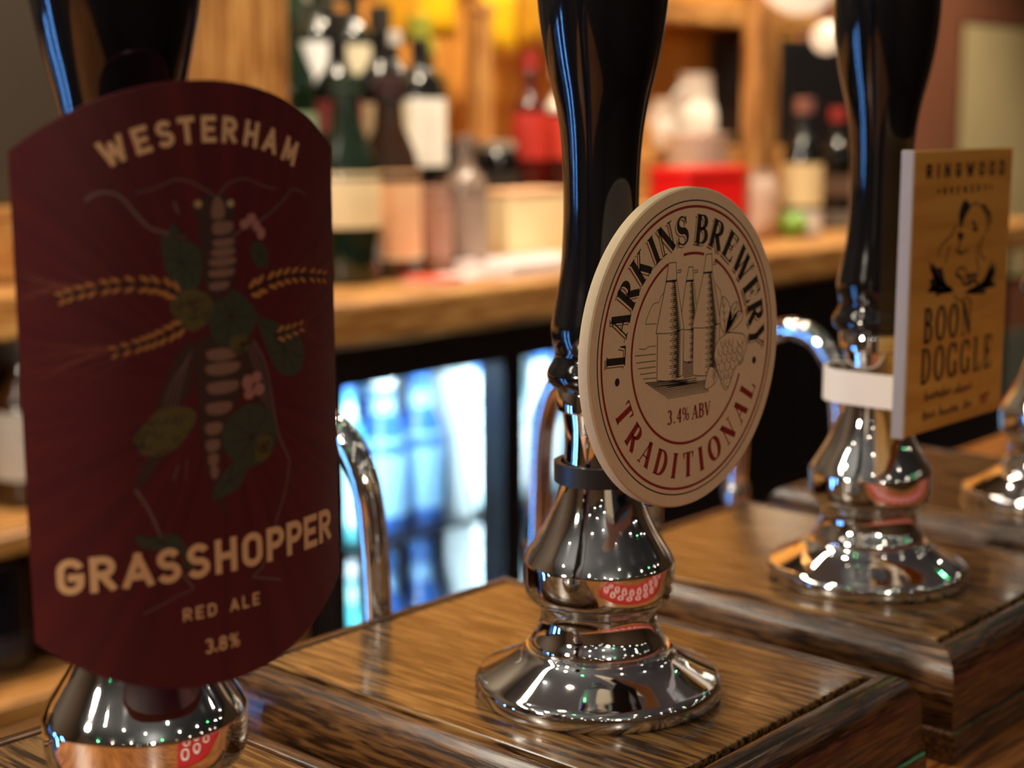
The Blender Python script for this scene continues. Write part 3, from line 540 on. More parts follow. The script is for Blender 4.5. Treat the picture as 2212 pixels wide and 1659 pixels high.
for l in HP:
    cx_ = sum(p[0] for p in l)/len(l); cz_ = sum(p[1] for p in l)/len(l); rr = max(abs(p[0]-cx_) for p in l)
    for i in range(int(rr*3)):
        a = random.uniform(0, 360); q = rr*.8*math.sqrt(random.random()); hl += ribbon(arc(cx_+q*math.cos(R(a)), cz_+q*math.sin(R(a))*.8, .9, 1.1, 180, 360, 6), lambda nx, ny, t: .13)
c1p('hop_scales', hl, .13, drk)
c1p('blossom', [ellipse(9.8, 37.2, 1.5, 1.2), ellipse(11.8, 38.4, 1.5, 1.2), ellipse(13.2, 36.6, 1.3, 1.3), ellipse(14.6, 34.8, 1.3, 1.5)], .13, pnk, True); c1p('blossom', [ellipse(9.3, 0, 1.6, 1.9), ellipse(12, 1, 1.5, 1.4), ellipse(12.6, -2, 1.7, 1.5), ellipse(9.6, -2.8, 1.5, 1.3)], .13, pnk, True)
def wheat(spine, n_, sz, flip):
    P = catmull(spine, 8); gr_ = []; st_ = stroke(spine, .28)
    for i in range(n_):
        f = (i+.5)/n_*(len(P)-1); k = int(f); p = P[k]; q = P[min(k+1, len(P)-1)]; a = math.atan2(q[1]-p[1], q[0]-p[0]); s_ = sz*(1-.35*i/n_)
        for sd in (-1, 1): gr_.append(ellipse(p[0]+math.cos(a+sd*.75)*s_*.95, p[1]+math.sin(a+sd*.75)*s_*.95, s_*.72, s_*.27, 10, a+sd*.45))
    return gr_, st_
g_all, s_all = [], []
for sp, n_, sz in (([(-7.8, 21.9), (-11.7, 24), (-18, 25), (-24.2, 24.8), (-30.2, 23.8), (-33.8, 22.8)], 11, 2.1), ([(-6.7, 15.2), (-12.1, 13), (-17, 11.5), (-23.6, 10.1)], 8, 2.0), ([(10.2, 21.2), (16.3, 23), (23.5, 24), (31.7, 23.5), (38.7, 22.4)], 10, 2.3), ([(18.1, 10.2), (22.9, 10.6), (27.7, 11.3)], 4, 1.9)):
    a_, b_ = wheat(sp, n_, sz, 1); c1p('wheat_ear', b_, .12, drk); g_ = c1p('wheat_grains', a_, .135, whe); g_['kind'] = 'stuff'
# its bracket: a black spring clip gripping the post
bm = lathe_bm([(-9, 13.6), (-9, 15.2), (9, 15.2), (9, 13.6)], 40, close=False); o = obj('strap', bm, black_matt, c1, smooth=40); o.location = (0, 0, -.05)
obj('bracket', box_bm(-.009, .007, -.0335, -.014, -.058, -.042, .0008), black_matt, c1)

# ------------------------------------------------------------------ rectangular wooden clip
ply = wood('printed_ply', 0, srgb(216, 158, 66), srgb(226, 168, 74), srgb(232, 178, 84), scale=.25, rough=.5, coat=0, bump=.05)
c3 = empty('pump_clip', (S, -.037, .129), 0, 'rectangular pale wooden pump clip with a sketched bust and dark lettering', 'pump clip')
obj('board', box_bm(-.0405, .0445, .0003, .0050, -.0575, .0540, .0004, 1), ply, c3); obj('white_edge', box_bm(-.0425, -.0407, .0001, .0052, -.0577, .0543, .0003, 1), edge_w, c3)
ink3 = ink('clip_navy_ink', (26, 22, 34)); inkf = ink('clip_faded_ink', (92, 54, 38)); inkr = ink('clip_rust_ink', (150, 62, 26))
def c3p(name, polys, ma, lift=-.2): return print_mesh(name, polys, flat, lift, ma, c3)
rw = []
rwt = line_text('RINGWOOD', 'sans', 5.9, -30.5, 36.5, 43.0, .115, wscale=.95)
c3p('brewery_lettering', rwt, ink3); c3p('brewery_subline', line_text('*BREWERY*', 'sans', 3.0, -21, 25.5, 36.6, .12, wscale=.9), ink3)
c3p('name_lettering', line_text('BOON', 'serif', 13.2, -28.2, 12.6, -21.1, .085, .042, .76)+line_text('DOGGLE', 'serif', 13.6, -29.2, 32.6, -37.4, .08, .036, .74), ink3)
scr = []
for (x0, x1, z, n_) in ((-25, -3, -44.4, 9), (0, 16, -44.8, 6), (-26, -15.5, -52.2, 4), (-12, 5, -52.2, 7), (9, 16.5, -52.2, 3)):
    scr += stroke([(x0+(x1-x0)*i/(n_*2), z+(random.uniform(1.2, 2.6) if i % 2 else random.uniform(-.6, .3))) for i in range(n_*2+1)], .42)
for (x, z) in ((-25, -44.4), (-10, -44.6), (4, -44.8), (-26, -52.2), (-12, -52.2), (10, -52.3)): scr += stroke([(x, z-.5), (x+.5, z+2), (x+.9, z+4)], .45)
c3p('script_lettering', scr, inkf); c3p('rust_emblem', [ellipse(26, -49.6, 2.8, 1.0, 12, .3), ellipse(30.6, -49.2, 2.4, 1.0, 12, .3), ellipse(28, -51.6, 3.4, .9, 12, .2)], inkr)
sk = [blob([(3.4, 33.8), (.2, 32.6), (-2.2, 29), (-1.8, 25), (-.4, 22.2), (1.6, 25), (4.0, 28.0), (7.4, 30.8)]), blob([(-2.8, 21.1), (2.6, 20.2), (.2, 17.2), (-1.6, 18.4)]), [(-26.5, 10.2), (-22, 7), (-23, 10.5), (-19, 7.6), (-15.4, 8.2), (-12.4, 3), (-9.4, -.6), (-3.2, -2.4), (-12.7, -2.6), (-20, -3.4), (-19, -1.6), (-27, -.6), (-22, 1), (-26, 3.6), (-22, 4)], [(33.3, 6.4), (29, 3), (31, 7.6), (26, 3.6), (21.1, -1.9), (4.9, -3.9), (15.9, -5.4), (25, -6), (24, -4), (34.6, -3), (29, -.6), (33, 1.4)]]
for (p, h, tp) in (([(-4.2, 24.4), (-6.6, 21.8), (-9.6, 19.5), (-16.2, 16.7), (-19.2, 12.5)], .42, .2), ([(-9.3, 16.2), (-11, 13), (-12.1, 9.2)], .4, .2), ([(-3.9, 14.3), (.7, 12.4), (6.7, 13.6)], .42, .1), ([(-1.6, 17.4), (-.8, 14.6), (.3, 11.6)], .4, .1), ([(20.8, 18.5), (17.6, 13.7), (20, 10), (22.7, 8.4)], .45, .2), ([(16, 16), (15, 10), (18, 4)], .35, .2),
      ([(7, 31), (11, 32.2), (16, 31)], .35, .2), ([(17, 30.6), (21, 30.2), (24, 27), (25, 23.6), (22.6, 19.6)], .8, .4), ([(19, 29), (22, 27.4), (22.8, 23.4)], .6, .5), ([(24.4, 28.8), (26.8, 26), (26.4, 23)], .5, .4), ([(9.6, 24.6), (11.8, 23.8), (13, 20.6)], .7, .3), ([(11, 24.6), (13.6, 22), (14.6, 20.2)], .6, .3), ([(9.8, 21.6), (14.4, 21.2)], .5, .2),
      ([(-3.4, 4.4), (0, 6.5), (5, 6), (7, 3)], .4, .1), ([(-4, -4), (2, -7), (8, -6), (12, -8.4)], .35, .2), ([(-3, 4.2), (2, 2.4), (6, -1), (10, 1.8)], .7, .2), ([(6, 2.4), (11, 2.8), (17, 2.6)], .8, .2), ([(9, -1), (14, .8), (17.4, -1.8)], .9, .2)): sk += stroke(p, h, tp)
for i in range(11):   # ruffled collars, one stroke per feather
    t = i/10; sk += stroke([(-8-3*t+2, -1.8), (-15-5*t, 1+4*t), (-20-5.5*t+random.uniform(-1, 1), -1+12.5*t)], .95, .85)
    sk += stroke([(-5-8*t, -2.2), (-16-6*t, -1.4+2*t), (-26+3*t, -1.2+5*t)], .7, .8)
    sk += stroke([(8+6*t, -4), (18+5*t, -2.4+2*t), (34-4*t+random.uniform(-1, 1), -3.6+11*t)], .85, .85)
c3p('sketched_bust', sk, ink3)
# white plastic U strap round the post
bm = bmesh.new(); up_ = []
path = [(-14.5, -31.5)]+[(-14.5, y) for y in (-20, -8, 4)]+[(14.5*math.cos(R(180-a)), 6+14.5*math.sin(R(180-a))) for a in range(15, 180, 15)]+[(14.5, y) for y in (4, -8, -20, -31.5)]
for i, (x, y) in enumerate(path):
    a = path[max(i-1, 0)]; b = path[min(i+1, len(path)-1)]; d = Vector((b[0]-a[0], b[1]-a[1])).normalized(); nn = Vector((-d.y, d.x))
    up_.append([bm.verts.new(((x+nn.x*o_)*.001, (y+nn.y*o_)*.001+.037, z_*.001)) for o_, z_ in ((0, -7), (0, 7), (1.4, 7), (1.4, -7))])
for A_, B_ in zip(up_, up_[1:]):
    for i in range(4): bm.faces.new((A_[i], A_[(i+1) % 4], B_[(i+1) % 4], B_[i]))
bm.faces.new(up_[0]); bm.faces.new(up_[-1])
o = obj('strap', bm, edge_w, c3, smooth=40); o.location = (0, 0, -.129+.084)

# red bar runner lying on the customers' side of the bar (shows in the chrome)
rr_ = empty('bar_runner', (-.2, -.165, BZ), 0, 'red bar runner with a white pattern along the front of the bar', 'bar runner')
obj('cloth', box_bm(0, .85, -.115, 0, .0002, .0042, .0015), mat('red_towelling', srgb(190, 30, 34), rough=.95, nscale=900, bump=.6), rr_)
pw = []
for i in range(16):
    x = 30+i*50
    for z in (-36, -74): pw += ribbon(ellipse(x+(12 if z < -50 else 0), z, 13, 13, 20)+[ellipse(x+(12 if z < -50 else 0), z, 13, 13, 20)[0]], lambda nx, ny, t: 3.2)
print_mesh('pattern', pw, lambda x, y, l: Vector((x*.001, y*.001, .0042+l*.001)), .3, ink('runner_white', (235, 225, 215)), rr_)

# ------------------------------------------------------------------ the back bar: counter, cabinets, fridge
CT = .005
tk = empty('back_counter', (0, 0, 0), 0, 'thick honey-coloured wooden worktop of the back bar carrying the bottles', 'worktop')
obj('worktop', box_bm(.66, 2.45, .925, 1.40, CT-.03, CT, .004), pine_x, tk); obj('front_nosing', box_bm(.66, 2.45, .905, .928, CT-.052, CT-.001, .008, 3), pine_x, tk)
back_p = mat('golden_back_panel', srgb(188, 128, 48), rough=.6, nscale=9, noise=.18); dark_p = mat('dark_green_panel', srgb(38, 40, 30), rough=.6)
bpn = empty('panelled_backdrop', (0, 0, CT), 0, 'golden panelled backing board behind the bottles', 'panel')
for i in range(8): obj('board', box_bm(.78+i*.2, .977+i*.2, 1.405, 1.425, 0, .95, .002, 1), back_p, bpn)
ris = empty('bottle_riser', (0, 0, CT), 0, 'stepped wooden riser lifting the rear rows of bottles', 'riser')
obj('step', box_bm(.80, 2.44, 1.115, 1.40, 0, .055, .002), pine_x, ris); obj('step', box_bm(.80, 2.44, 1.225, 1.40, .0551, .135, .002), pine_x, ris)
pl = empty('wooden_post', (0, 0, CT), 0, 'pale wooden post rising from the counter beside the dark board', 'post'); obj('shaft', box_bm(.668, .757, 1.05, 1.125, 0, ZC-CT, .003), pine_z, pl); obj('collar', box_bm(.660, .765, 1.042, 1.133, 0, .02, .003), pine_z, pl)
pr = empty('wooden_post', (0, 0, CT), 0, 'pale wooden post between the white crockery and the black recess block', 'post'); obj('shaft', box_bm(1.735, 1.80, 1.075, 1.113, 0, ZC-CT, .012, 3), pine_z, pr); obj('collar', box_bm(1.727, 1.808, 1.067, 1.1135, 0, .015, .003), pine_z, pr)
sh = empty('wall_shelf', (0, 0, .352), 0, 'pale wooden shelf over the white crockery', 'shelf'); obj('board', box_bm(1.45, 2.3, 1.31, 1.404, 0, .036, .004), pine_x, sh)
for x in (1.55, 2.2): obj('bracket', box_bm(x, x+.02, 1.34, 1.404, -.05, 0, .002), pine_x, sh)
# dark board standing in for a shaded recess, and counter on the left
ch = empty('recess_board', (0, 0, .1), 0, 'dark board standing in for the shaded recess over the left counter by the wooden post', 'board'); obj('panel', box_bm(.0, .655, 1.26, 1.28, 0, .9, .003), mat('dark_board_face', srgb(62, 52, 42), rough=.7), ch); obj('frame', box_bm(.635, .662, 1.252, 1.285, -.001, .9, .003), mat('dark_board_frame', srgb(78, 58, 36), rough=.5), ch)
lc = empty('side_counter', (0, 0, 0), 0, 'wooden side counter with a raised back ledge above the wine shelves', 'worktop'); obj('worktop', box_bm(-.4, .655, 1.12, 1.40, -.03, .02, .005), pine_x, lc); obj('ledge', box_bm(-.4, .655, 1.20, 1.40, .0205, .0995, .006), pine_x, lc)
ws = empty('wine_shelves', (0, 0, -T), 0, 'open wooden shelving holding wine bottles beneath the side counter', 'shelving')
ws.location.z = 0
for nm, a in (('side_panel', (.64, .705, .98, 1.40, 0, T-.031)), ('shelf', (-.4, .638, 1.02, 1.40, T-.222, T-.20)), ('shelf', (-.4, .638, 1.00, 1.40, T-.385, T-.36)), ('lower_front', (-.4, .638, 1.0, 1.03, .05, T-.387)), ('back', (-.4, .638, 1.38, 1.40, .05, T-.2225)), ('divider', (.50, .52, 1.03, 1.379, T-.3595, T-.2225)), ('base', (-.4, .638, 1.0, 1.40, 0, .0495))):
    obj(nm, box_bm(*a, .002, 1), pine_x if nm != 'side_panel' else pine_z, ws)
# fridge
FZ0, FZ1 = -.98, -.049
fr = empty('bottle_fridge', (0, 0, FZ0), 0, 'black under-counter bottle fridge with brightly lit glass doors', 'fridge')
bk = mat('fridge_black', (.006, .006, .008, 1), rough=.35, noise=0); fin = mat('fridge_liner', srgb(214, 222, 222), rough=.4)
H = FZ1-FZ0
for nm, a, m_ in (('side', (.708, .722, .955, 1.38, 0, H), bk), ('side', (1.293, 1.307, .955, 1.38, 0, H), bk), ('top', (.7225, 1.2925, .955, 1.38, H-.02, H), bk), ('floor_tray', (.7225, 1.2925, .975, 1.36, .06, .08), fin), ('back_liner', (.7225, 1.2925, 1.362, 1.38, .06, H-.0205), fin), ('kick_plate', (.7225, 1.2925, .96, .975, 0, .06), bk), ('mid_post', (.9985, 1.0125, .956, .99, .0805, H-.0205), bk)):
    obj(nm, box_bm(*a), m_, fr)
shelf_z = (H-(FZ1+.345), H-(FZ1+.345)-.29)
SZ = [-.302-FZ0, -.524-FZ0]
for z in SZ: obj('shelf', box_bm(.724, 1.291, 1.0, 1.358, z-.006, z), steel, fr)
led = emis('fridge_led_glow', (.80, .95, .98, 1), 135)
for x in (.7245, 1.0135): obj('led_strip', box_bm(x, x+.007, .956, .964, .10, H-.03), led, fr)
for (a, b) in ((.985, .9978), (1.275, 1.2925)): obj('side_liner', box_bm(b-.003, b, 1.0, 1.36, .09, H-.03), fin, fr)
for a, b in ((.74, .985), (1.03, 1.27)): obj('led_strip', box_bm(a, b, .958, .966, H-.038, H-.028), led, fr)
gl = glass_mat('fridge_glass')
for (a, b) in ((.7085, .9985), (1.0015, 1.2915)):
    d = obj('door', box_bm(a, a+.016, .935, .953, .06, H-.002), bk, fr)
    for q in ((b-.016, b, .935, .953, .06, H-.002), (a+.0162, b-.0162, .935, .953, H-.045, H-.002), (a+.0162, b-.0162, .935, .953, .06, .10)): obj('door_rail', box_bm(*q), bk, d)
    obj('pane', box_bm(a+.0165, b-.0165, .942, .946, .1003, H-.0453), gl, d); obj('handle', box_bm(b-.028, b-.018, .915, .9345, .35, .6, .002), steel, d)
# the same fridge again further left in the servery: only its glow shows, in the chrome and the black handles
def copy_tree(o, parent):
    c = o.copy(); col.objects.link(c); c.parent = parent
    for ch in [q for q in bpy.data.objects if q.parent == o and q != c]: copy_tree(ch, c)
    return c
fr2 = copy_tree(fr, None); fr2.location.x = -2.0; fr2.scale = (1.2, 1, 1.2); tag(fr2, 'second black bottle fridge, empty and glowing blue, beyond the side counter', 'fridge')
led2 = emis('blue_fridge_led_glow', (.16, .42, 1.0, 1), 95)
for q in bpy.data.objects:
    if q.parent == fr2 and q.name.startswith('led_strip'): q.data = q.data.copy(); q.data.materials[0] = led2
cb_ = empty('black_cabinet', (0, 0, -T), 0, 'plain black cabinet under the counter next to the fridge', 'cabinet'); cb_.location.z = 0
obj('body', box_bm(1.312, 2.40, .962, 1.38, 0, T-.048, .002), bk, cb_)
for i in range(3): d = obj('door', box_bm(1.318+i*.36, 1.668+i*.36, .945, .9615, .08, T-.052, .002), bk, cb_); obj('handle', box_bm(1.64+i*.36, 1.65+i*.36, .932, .9445, .6, .75, .002), black_matt, d)

# ------------------------------------------------------------------ bottles
def bmat(rgb, rough=.12, coat=.3): return mat('glass_%d_%d_%d' % rgb, srgb(*rgb), rough=rough, coat=coat, noise=.03)
def lmat(rgb): return mat('label_%d_%d_%d' % rgb, srgb(*rgb), rough=.6, noise=.05, nscale=60)
SHAPE = {'wine': [(0, .8), (.01, .97), (.03, 1), (.58, 1), (.66, .93), (.73, .66), (.80, .42), (.96, .37), (.965, .42), (1, .42)],
         'spirit': [(0, .85), (.01, .97), (.03, 1), (.62, 1), (.69, .9), (.74, .55), (.78, .38), (.92, .36), (.925, .44), (1, .44)],
         'beer': [(0, .85), (.01, .97), (.03, 1), (.52, 1), (.64, .82), (.76, .48), (.95, .40), (.955, .48), (1, .46)],
         'jar': [(0, .9), (.02, 1), (.8, 1), (.86, .95), (.9, .8), (1, .8)]}
MCACHE = {}
def bottle(x, y, z, r, h, shape, body, labels, cap, name, label, cat='bottle', group=None):
    e = empty(name, (x, y, z), 0, label, cat, group); P = SHAPE[shape]; key = (r, h, shape)
    def rad(t):
        for (a, ra), (b, rb) in zip(P, P[1:]):
            if a <= t <= b: return r*(ra+(rb-ra)*(t-a)/(b-a) if b > a else ra)
        return r
    obj('glass', lathe_bm([(a*h, b*r) for a, b in P], 28, 1), bmat(body), e, smooth=50)
    for i, (z0, z1, c) in enumerate(labels):
        pf = [(z0+(z1-z0)*k/4, rad((z0+(z1-z0)*k/4)/h)+.0006) for k in range(5)]
        obj('label' if i == 0 else 'band', lathe_bm([(pf[0][0], pf[0][1]-.0005)]+pf+[(pf[-1][0], pf[-1][1]-.0005)], 28, 1, close=False), lmat(c), e, smooth=50)
    if cap: obj('cap', lathe_bm([(h*.9, P[-2][1]*r*1.06), (h*1.004, P[-1][1]*r*1.08), (h*1.01, P[-1][1]*r*.8), (h*1.01, 0)], 20, 1, close=False), lmat(cap), e, smooth=40)
    return e
DG, BL, BR, CL = (14, 30, 16), (14, 13, 12), (46, 26, 12), (120, 128, 118)
CREAM, PEACH, WHITE, KHAKI, TAUPE = (238, 214, 170), (236, 186, 142), (240, 236, 228), (206, 190, 150), (150, 122, 106)
z0 = CT
BOT_ = [
 (.826, 1.035, z0, .038, .235, 'beer', DG, [(.066, .128, CREAM)], (20, 40, 24), 'wine_bottle', 'dark green wine bottle with a cream label at the end of the front row'),
 (.903, 1.045, z0, .037, .235, 'beer', BR, [(.030, .128, PEACH), (.024, .0295, CREAM)], (50, 20, 20), 'wine_bottle', 'brown wine bottle with a wide peach-coloured label in the front row'),
 (.974, 1.04, z0, .021, .105, 'jar', (150, 112, 96), [(.02, .08, (170, 128, 110))], (160, 120, 104), 'jar', 'small taupe jar between the peach-labelled bottle and the grey stoneware bottle'),
 (1.034, 1.045, z0, .027, .165, 'spirit', (128, 108, 96), [(.02, .09, (150, 128, 114))], (120, 100, 90), 'stoneware_bottle', 'grey-brown stoneware bottle standing beside the cream carton'),
 (1.150, 1.165, .06, .030, .10, 'jar', BL, [(.02, .07, (30, 28, 26))], (16, 16, 16), 'squat_bottle', 'squat black bottle directly behind the cream carton'),
 (1.225, 1.165, .06, .030, .10, 'jar', BL, [(.02, .06, (40, 34, 30))], (150, 142, 130), 'squat_bottle', 'squat black bottle with a pale lid behind the cream carton'),
 (.858, 1.17, .06, .032, .28, 'wine', DG, [(.10, .14, (130, 150, 118))], (16, 50, 26), 'wine_bottle', 'green wine bottle with a small pale green label in the middle row'),
 (.932, 1.165, .06, .030, .26, 'spirit', BL, [(.115, .155, (150, 66, 70))], (20, 16, 14), 'spirit_bottle', 'dark bottle with a dusty pink label in the middle row'),
 (1.004, 1.165, .06, .031, .27, 'spirit', BL, [(.075, .152, KHAKI)], (40, 36, 30), 'spirit_bottle', 'dark bottle with a tall khaki label in the middle row'),
 (1.070, 1.16, .06, .033, .26, 'spirit', BL, [(.072, .158, WHITE)], (150, 150, 40), 'spirit_bottle', 'dark bottle with a tall white label in the middle row'),
 (1.292, 1.165, .06, .026, .22, 'spirit', (70, 16, 12), [(.075, .14, (178, 40, 28))], (150, 30, 24), 'spirit_bottle', 'slim bottle with a red label next to the wooden upright'),
 (1.358, 1.165, .06, .027, .21, 'spirit', (60, 18, 12), [(.075, .135, (190, 50, 30)), (.142, .17, (226, 214, 200))], (220, 210, 200), 'spirit_bottle', 'slim bottle with a red label and a white collar'),
 (1.425, 1.165, .06, .028, .16, 'spirit', BL, [(.02, .06, (60, 52, 46))], (30, 30, 30), 'spirit_bottle', 'short black bottle behind the large black pump handle'),
 (.872, 1.29, .14, .030, .22, 'spirit', BL, [(.02, .05, (60, 70, 60))], (220, 220, 214), 'spirit_bottle', 'dark bottle with a white cap in the rear row'),
 (1.012, 1.29, .14, .027, .24, 'spirit', (30, 34, 30), [(.080, .152, (236, 236, 236))], (30, 30, 30), 'spirit_bottle', 'dark bottle with a bright white label in the rear row'),
 (1.074, 1.29, .14, .027, .24, 'spirit', (30, 34, 28), [(.082, .150, (214, 204, 176))], (30, 30, 26), 'spirit_bottle', 'dark bottle with an ivory label in the rear row'),
 (.945, 1.29, .14, .028, .20, 'spirit', DG, [(.02, .05, (50, 60, 48))], (20, 30, 22), 'spirit_bottle', 'dark green bottle without a bright label in the rear row'),
 (1.145, 1.29, .14, .028, .17, 'spirit', BL, [(.04, .10, (150, 128, 96))], (190, 186, 180), 'spirit_bottle', 'dark bottle with a tan label in the rear row'),
 (1.215, 1.29, .14, .028, .16, 'spirit', (90, 70, 20), [(.03, .08, (150, 120, 40))], (160, 150, 50), 'spirit_bottle', 'olive yellow bottle in the rear row'),
 (1.800, 1.032, z0, .032, .215, 'spirit', BL, [(.048, .115, (222, 196, 150)), (.006, .04, (214, 206, 200))], (196, 140, 128), 'spirit_bottle', 'black bottle with a cream label and pink cap in front of the wooden post'),
 (1.985, 1.08, z0, .030, .20, 'spirit', BL, [(.055, .09, (110, 90, 78)), (.006, .03, (120, 120, 122))], (150, 40, 34), 'spirit_bottle', 'black bottle with a taupe label and red cap by the black recess block'),
]
for b in BOT_: bottle(*b[:9], b[9], b[10])
# fridge bottles
FB = [('white', (196, 222, 226), (246, 250, 250)), ('teal', (90, 180, 186), (190, 236, 232)), ('blue', (50, 100, 180), (140, 190, 236)), ('green', (90, 150, 60), (200, 232, 190)), ('clear', (190, 214, 220), (214, 236, 240))]
k = 0
for zi, zz in enumerate(SZ):
    for row, yy in enumerate((1.05, 1.15)):
        for i in range(8):
            x = (.762, .826, .890, .954, 1.052, 1.116, 1.180, 1.240)[i]+(.006 if row else 0)
            nm, body, lab = FB[[0, 3, 4, 2, 0, 1, 2, 1, 4, 0, 2, 0, 4, 1, 0, 2][(k*5+row*3) % 16]]; k += 1
            hh = .20 if row else .195
            bottle(x, yy, FZ0+zz+.0003, .030, hh, 'beer', body, [(.02, .115, lab), (.145, .165, lab)], (60, 110, 180) if k % 3 else (220, 226, 230), 'beer_bottle', '%s beer bottle with a pale label on the %s fridge shelf, %s row' % (nm, ('upper', 'lower')[zi], ('front', 'back')[row]), 'bottle', 'beer bottles in the fridge')
# wine bottles on the left shelves
bottle(.452, 1.12, -.1997, .036, .165, 'wine', BR, [(.03, .10, (190, 184, 176))], (30, 26, 22), 'wine_bottle', 'brown bottle with a pale grey label on the upper wine shelf')
bottle(.395, 1.10, -.3597, .033, .135, 'jar', (14, 16, 26), [(.02, .04, (40, 40, 52))], (14, 14, 20), 'squat_bottle', 'squat navy black bottle on the lower wine shelf')
bottle(.470, 1.10, -.3597, .024, .125, 'jar', (14, 16, 26), [(.01, .03, (150, 146, 140))], (14, 14, 20), 'squat_bottle', 'slim navy black bottle on the lower wine shelf beside the divider')

# ------------------------------------------------------------------ other things on the back bar
def packet_bm(w_, h_, t_):
    bm = bmesh.new(); nx_, nz_ = 10, 12; V = {}
    for s_ in (0, 1):
        for i in range(nx_+1):
            for k_ in range(nz_+1):
                u, v = i/nx_*2-1, k_/nz_*2-1; b_ = t_*max(0, (1-u*u))**.6*max(0, (1-v**4))**.7*(1+.12*math.sin(9*u+5*v))
                V[s_, i, k_] = bm.verts.new((u*w_/2, (b_ if s_ else -b_), v*h_/2))
    for s_ in (0, 1):
        for i in range(nx_):
            for k_ in range(nz_):
                q = [V[s_, i, k_], V[s_, i+1, k_], V[s_, i+1, k_+1], V[s_, i, k_+1]]; bm.faces.new(q if s_ else q[::-1])
    bmesh.ops.remove_doubles(bm, verts=bm.verts[:], dist=.0001); return bm
yel = mat('packet_yellow', srgb(226, 176, 26), rough=.3, nscale=30, noise=.12); yel2 = mat('packet_gold', srgb(186, 132, 30), rough=.3, nscale=30, noise=.15); lime = mat('packet_lime', srgb(214, 220, 110), rough=.35); wpk = mat('packet_white', srgb(232, 226, 214), rough=.4)
rl = empty('packet_rail', (0, 1.30, .52), 0, 'thin steel rail the snack packets hang from', 'rail'); obj('bar', tube_bm([(.80, 0, 0), (2.25, 0, 0)], .005, 10), steel, rl)
for x in (.82, 2.2): obj('stand_off', tube_bm([(x, 0, 0), (x, .1035, 0)], .004, 8), steel, rl)
PK = [(.945, .365, lime, 'lime yellow snack packet hanging beside the wooden post'), (1.035, .395, wpk, 'white snack packet hanging from the rail'), (1.165, .345, yel2, 'gold snack packet hanging over the ivory-labelled bottle'), (1.245, .355, yel, 'bright yellow snack packet hanging left of the wooden upright'), (1.375, .335, yel, 'bright yellow snack packet hanging right of the wooden upright'), (1.46, .35, yel2, 'gold snack packet hanging over the red-labelled bottles'), (1.54, .33, yel, 'bright yellow snack packet hanging behind the black pump handle')]
for x, z, m_, lb in PK:
    e = empty('snack_packet', (x, 1.30, z), 0, lb, 'snack packet', 'snack packets on the rail'); obj('bag', packet_bm(.078, .10, .014), m_, e, smooth=60); obj('hook', tube_bm([(0, 0, .049), (0, 0, .52-z-.006)], .0012, 6), steel, e)
up1 = empty('wooden_upright', (1.305, 1.275, .14), 0, 'slim pale wooden upright standing on the riser', 'upright'); obj('shaft', box_bm(-.018, .018, -.01, .01, 0, .20, .002), pine_z, up1); obj('head', box_bm(-.021, .021, -.012, .012, .2002, .215, .002), pine_z, up1)
dp = empty('dark_backing', (1.0, 1.395, .14), 0, 'dark green board behind the rear bottles', 'panel'); obj('face', box_bm(-.19, .13, -.008, .008, 0, .22, .002), dark_p, dp); obj('rim', box_bm(-.195, .135, -.009, .0085, .2202, .23, .002), dark_p, dp)
bx_ = empty('carton', (1.160, 1.062, CT), 0, 'cream carton standing in the front row beside the stoneware bottle', 'carton'); obj('body', box_bm(-.062, .062, -.032, .032, 0, .088, .002), lmat((244, 222, 172)), bx_); obj('lid', box_bm(-.063, .063, -.033, .033, .0882, .096, .002), lmat((216, 170, 130)), bx_)
pp = empty('leaflet', (.925, .975, CT), R(12), 'folded red and white leaflet lying on the honey worktop', 'leaflet'); obj('sheet', box_bm(-.05, .05, -.03, .03, 0, .003), lmat((226, 200, 200)), pp); obj('cover', box_bm(-.05, -.01, -.03, .03, .0032, .006), lmat((214, 84, 56)), pp)
ty = empty('serving_tray', (1.075, .975, CT), 0, 'shallow lilac white tray lying on the honey worktop', 'tray'); obj('base', box_bm(-.085, .085, -.045, .045, 0, .006, .002), lmat((236, 224, 226)), ty)
for a in ((-.085, .085, -.047, -.0452, 0, .016), (-.085, .085, .0452, .047, 0, .016), (-.0872, -.0852, -.047, .047, 0, .016), (.0852, .0872, -.047, .047, 0, .016)): obj('rim', box_bm(*a), lmat((240, 230, 230)), ty)
rb = empty('red_tin', (1.555, 1.06, CT), 0, 'bright red tin box beside the round cream pump clip', 'tin'); obj('body', box_bm(-.075, .075, -.035, .035, 0, .10, .004), mat('red_tin_paint', srgb(214, 20, 24), rough=.35), rb); obj('lid', box_bm(-.077, .077, -.037, .037, .1002, .115, .004), mat('red_tin_paint', srgb(214, 20, 24)), rb)
pbg = empty('paper_bag', (1.69, 1.035, CT), R(8), 'small pinkish grey paper bag beside the red tin', 'bag'); obj('bag', packet_bm(.08, .10, .02), lmat((206, 176, 160)), pbg, smooth=60).location = (0, 0, .05); obj('fold', box_bm(-.03, .03, -.004, .004, .0985, .108), lmat((196, 166, 150)), pbg)
crk = mat('white_crockery', srgb(238, 230, 220), rough=.15, coat=.3, noise=.02)
for i in range(4):
    e = empty('bowl', (1.70, 1.165, .0605+i*.022), 0, 'white china bowl in the stack behind the red tin', 'bowl', 'stacked white bowls'); obj('body', lathe_bm([(0, 26), (3, 28), (20, 46), (40, 54), (40.5, 52), (22, 44), (6, 26), (6, 0)], 32, close=False), crk, e, smooth=40); obj('foot', lathe_bm([(-.3, 20), (0, 24), (.2, 26)], 24), crk, e)
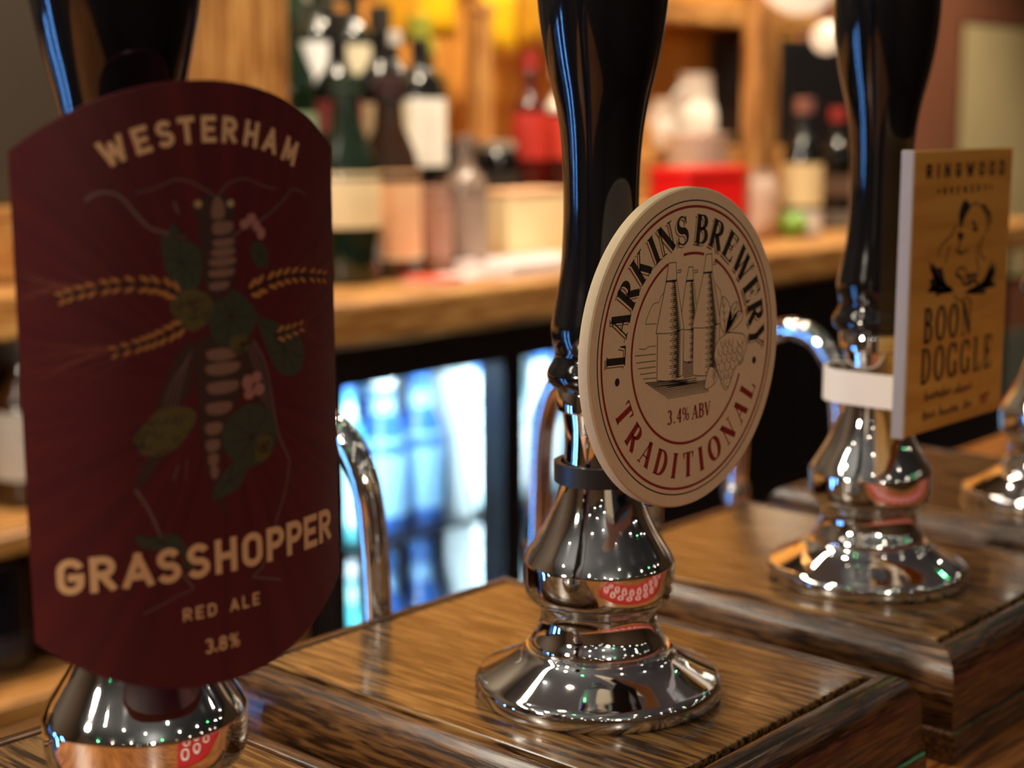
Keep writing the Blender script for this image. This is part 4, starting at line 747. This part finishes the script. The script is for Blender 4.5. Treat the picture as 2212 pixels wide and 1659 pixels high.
for (x, y, z, s_, lb) in ((1.865, 1.29, .1403, 1.0, 'large white china jug on the upper riser step'), (1.775, 1.29, .1403, .66, 'small white china jug on the upper riser step')):
    e = empty('jug', (x, y, z), 0, lb, 'jug', 'white china jugs'); obj('body', lathe_bm(catmull([(0, 26), (4, 30), (30, 38), (62, 37), (90, 26), (110, 25), (126, 30)], 4)+[(124, 28), (60, 33), (6, 26), (5, 0)], 32, .001*s_, close=False), crk, e, smooth=50)
    obj('handle', tube_bm(catmull([(-.034*s_, 0, .05*s_), (-.056*s_, 0, .06*s_), (-.058*s_, 0, .09*s_), (-.026*s_, 0, .105*s_)], 5), .0045*s_, 10), crk, e, smooth=60)
lmn = empty('lime', (1.755, 1.02, CT), 0, 'small green lime next to the black bottle', 'lime'); obj('fruit', lathe_bm(catmull([(0, 0), (3, 14), (20, 24), (37, 14), (40, 0)], 4), 20), mat('lime_skin', srgb(110, 150, 40), rough=.35), lmn, smooth=60); obj('stalk', lathe_bm([(39.5, 2), (42, 1.5)], 8), lmat((60, 50, 20)), lmn)
bc = empty('recess_block', (2.36, 1.30, .1405), 0, 'black block standing in for the dark recess over the riser at the far end', 'cabinet'); obj('body', box_bm(-.30, .06, -.06, .095, 0, .19, .002), bk, bc); obj('door', box_bm(-.29, .05, -.068, -.0605, .01, .18, .001), bk, bc)  # black block put in for the shade of the recess beyond the post
shade = mat('white_glass_shade', srgb(250, 240, 220), rough=.3, noise=0, emit=(1, .86, .62, 1), estr=.7)
for (x, y, z, r_, lb) in ((1.725, 1.0, .408, .062, 'large white glass globe pendant over the back bar'), (1.80, .995, .315, .024, 'small white glass globe pendant beneath the large one')):
    e = empty('globe_pendant', (x, y, z), 0, lb, 'pendant lamp', 'globe pendants'); obj('globe', lathe_bm([(-r_*math.cos(math.pi*i/14), r_*math.sin(math.pi*i/14)) for i in range(15)], 28, 1), shade, e, smooth=60)
    obj('cord', tube_bm([(0, 0, r_), (0, 0, (ZC-z)*.5), (0, 0, ZC-z)], .0025, 8), black_matt, e)
# notice on the right-hand part of the back wall and the grey dado below
po = empty('framed_notice', (3.46, 1.437, .095), 0, 'large cream paper notice on the reddish brown wall', 'notice'); obj('paper', box_bm(-.31, .31, -.008, -.004, -.31, .31), mat('notice_paper', srgb(226, 204, 152), rough=.7, nscale=7, noise=.06), po); obj('backing', box_bm(-.32, .32, -.0038, 0, -.32, .32), mat('notice_backing', srgb(96, 60, 40)), po)
struct('trim_1', box_bm(2.46, 3.9, 1.42, 1.45, -T, -.36), mat('grey_green_dado', srgb(112, 116, 106), rough=.7))
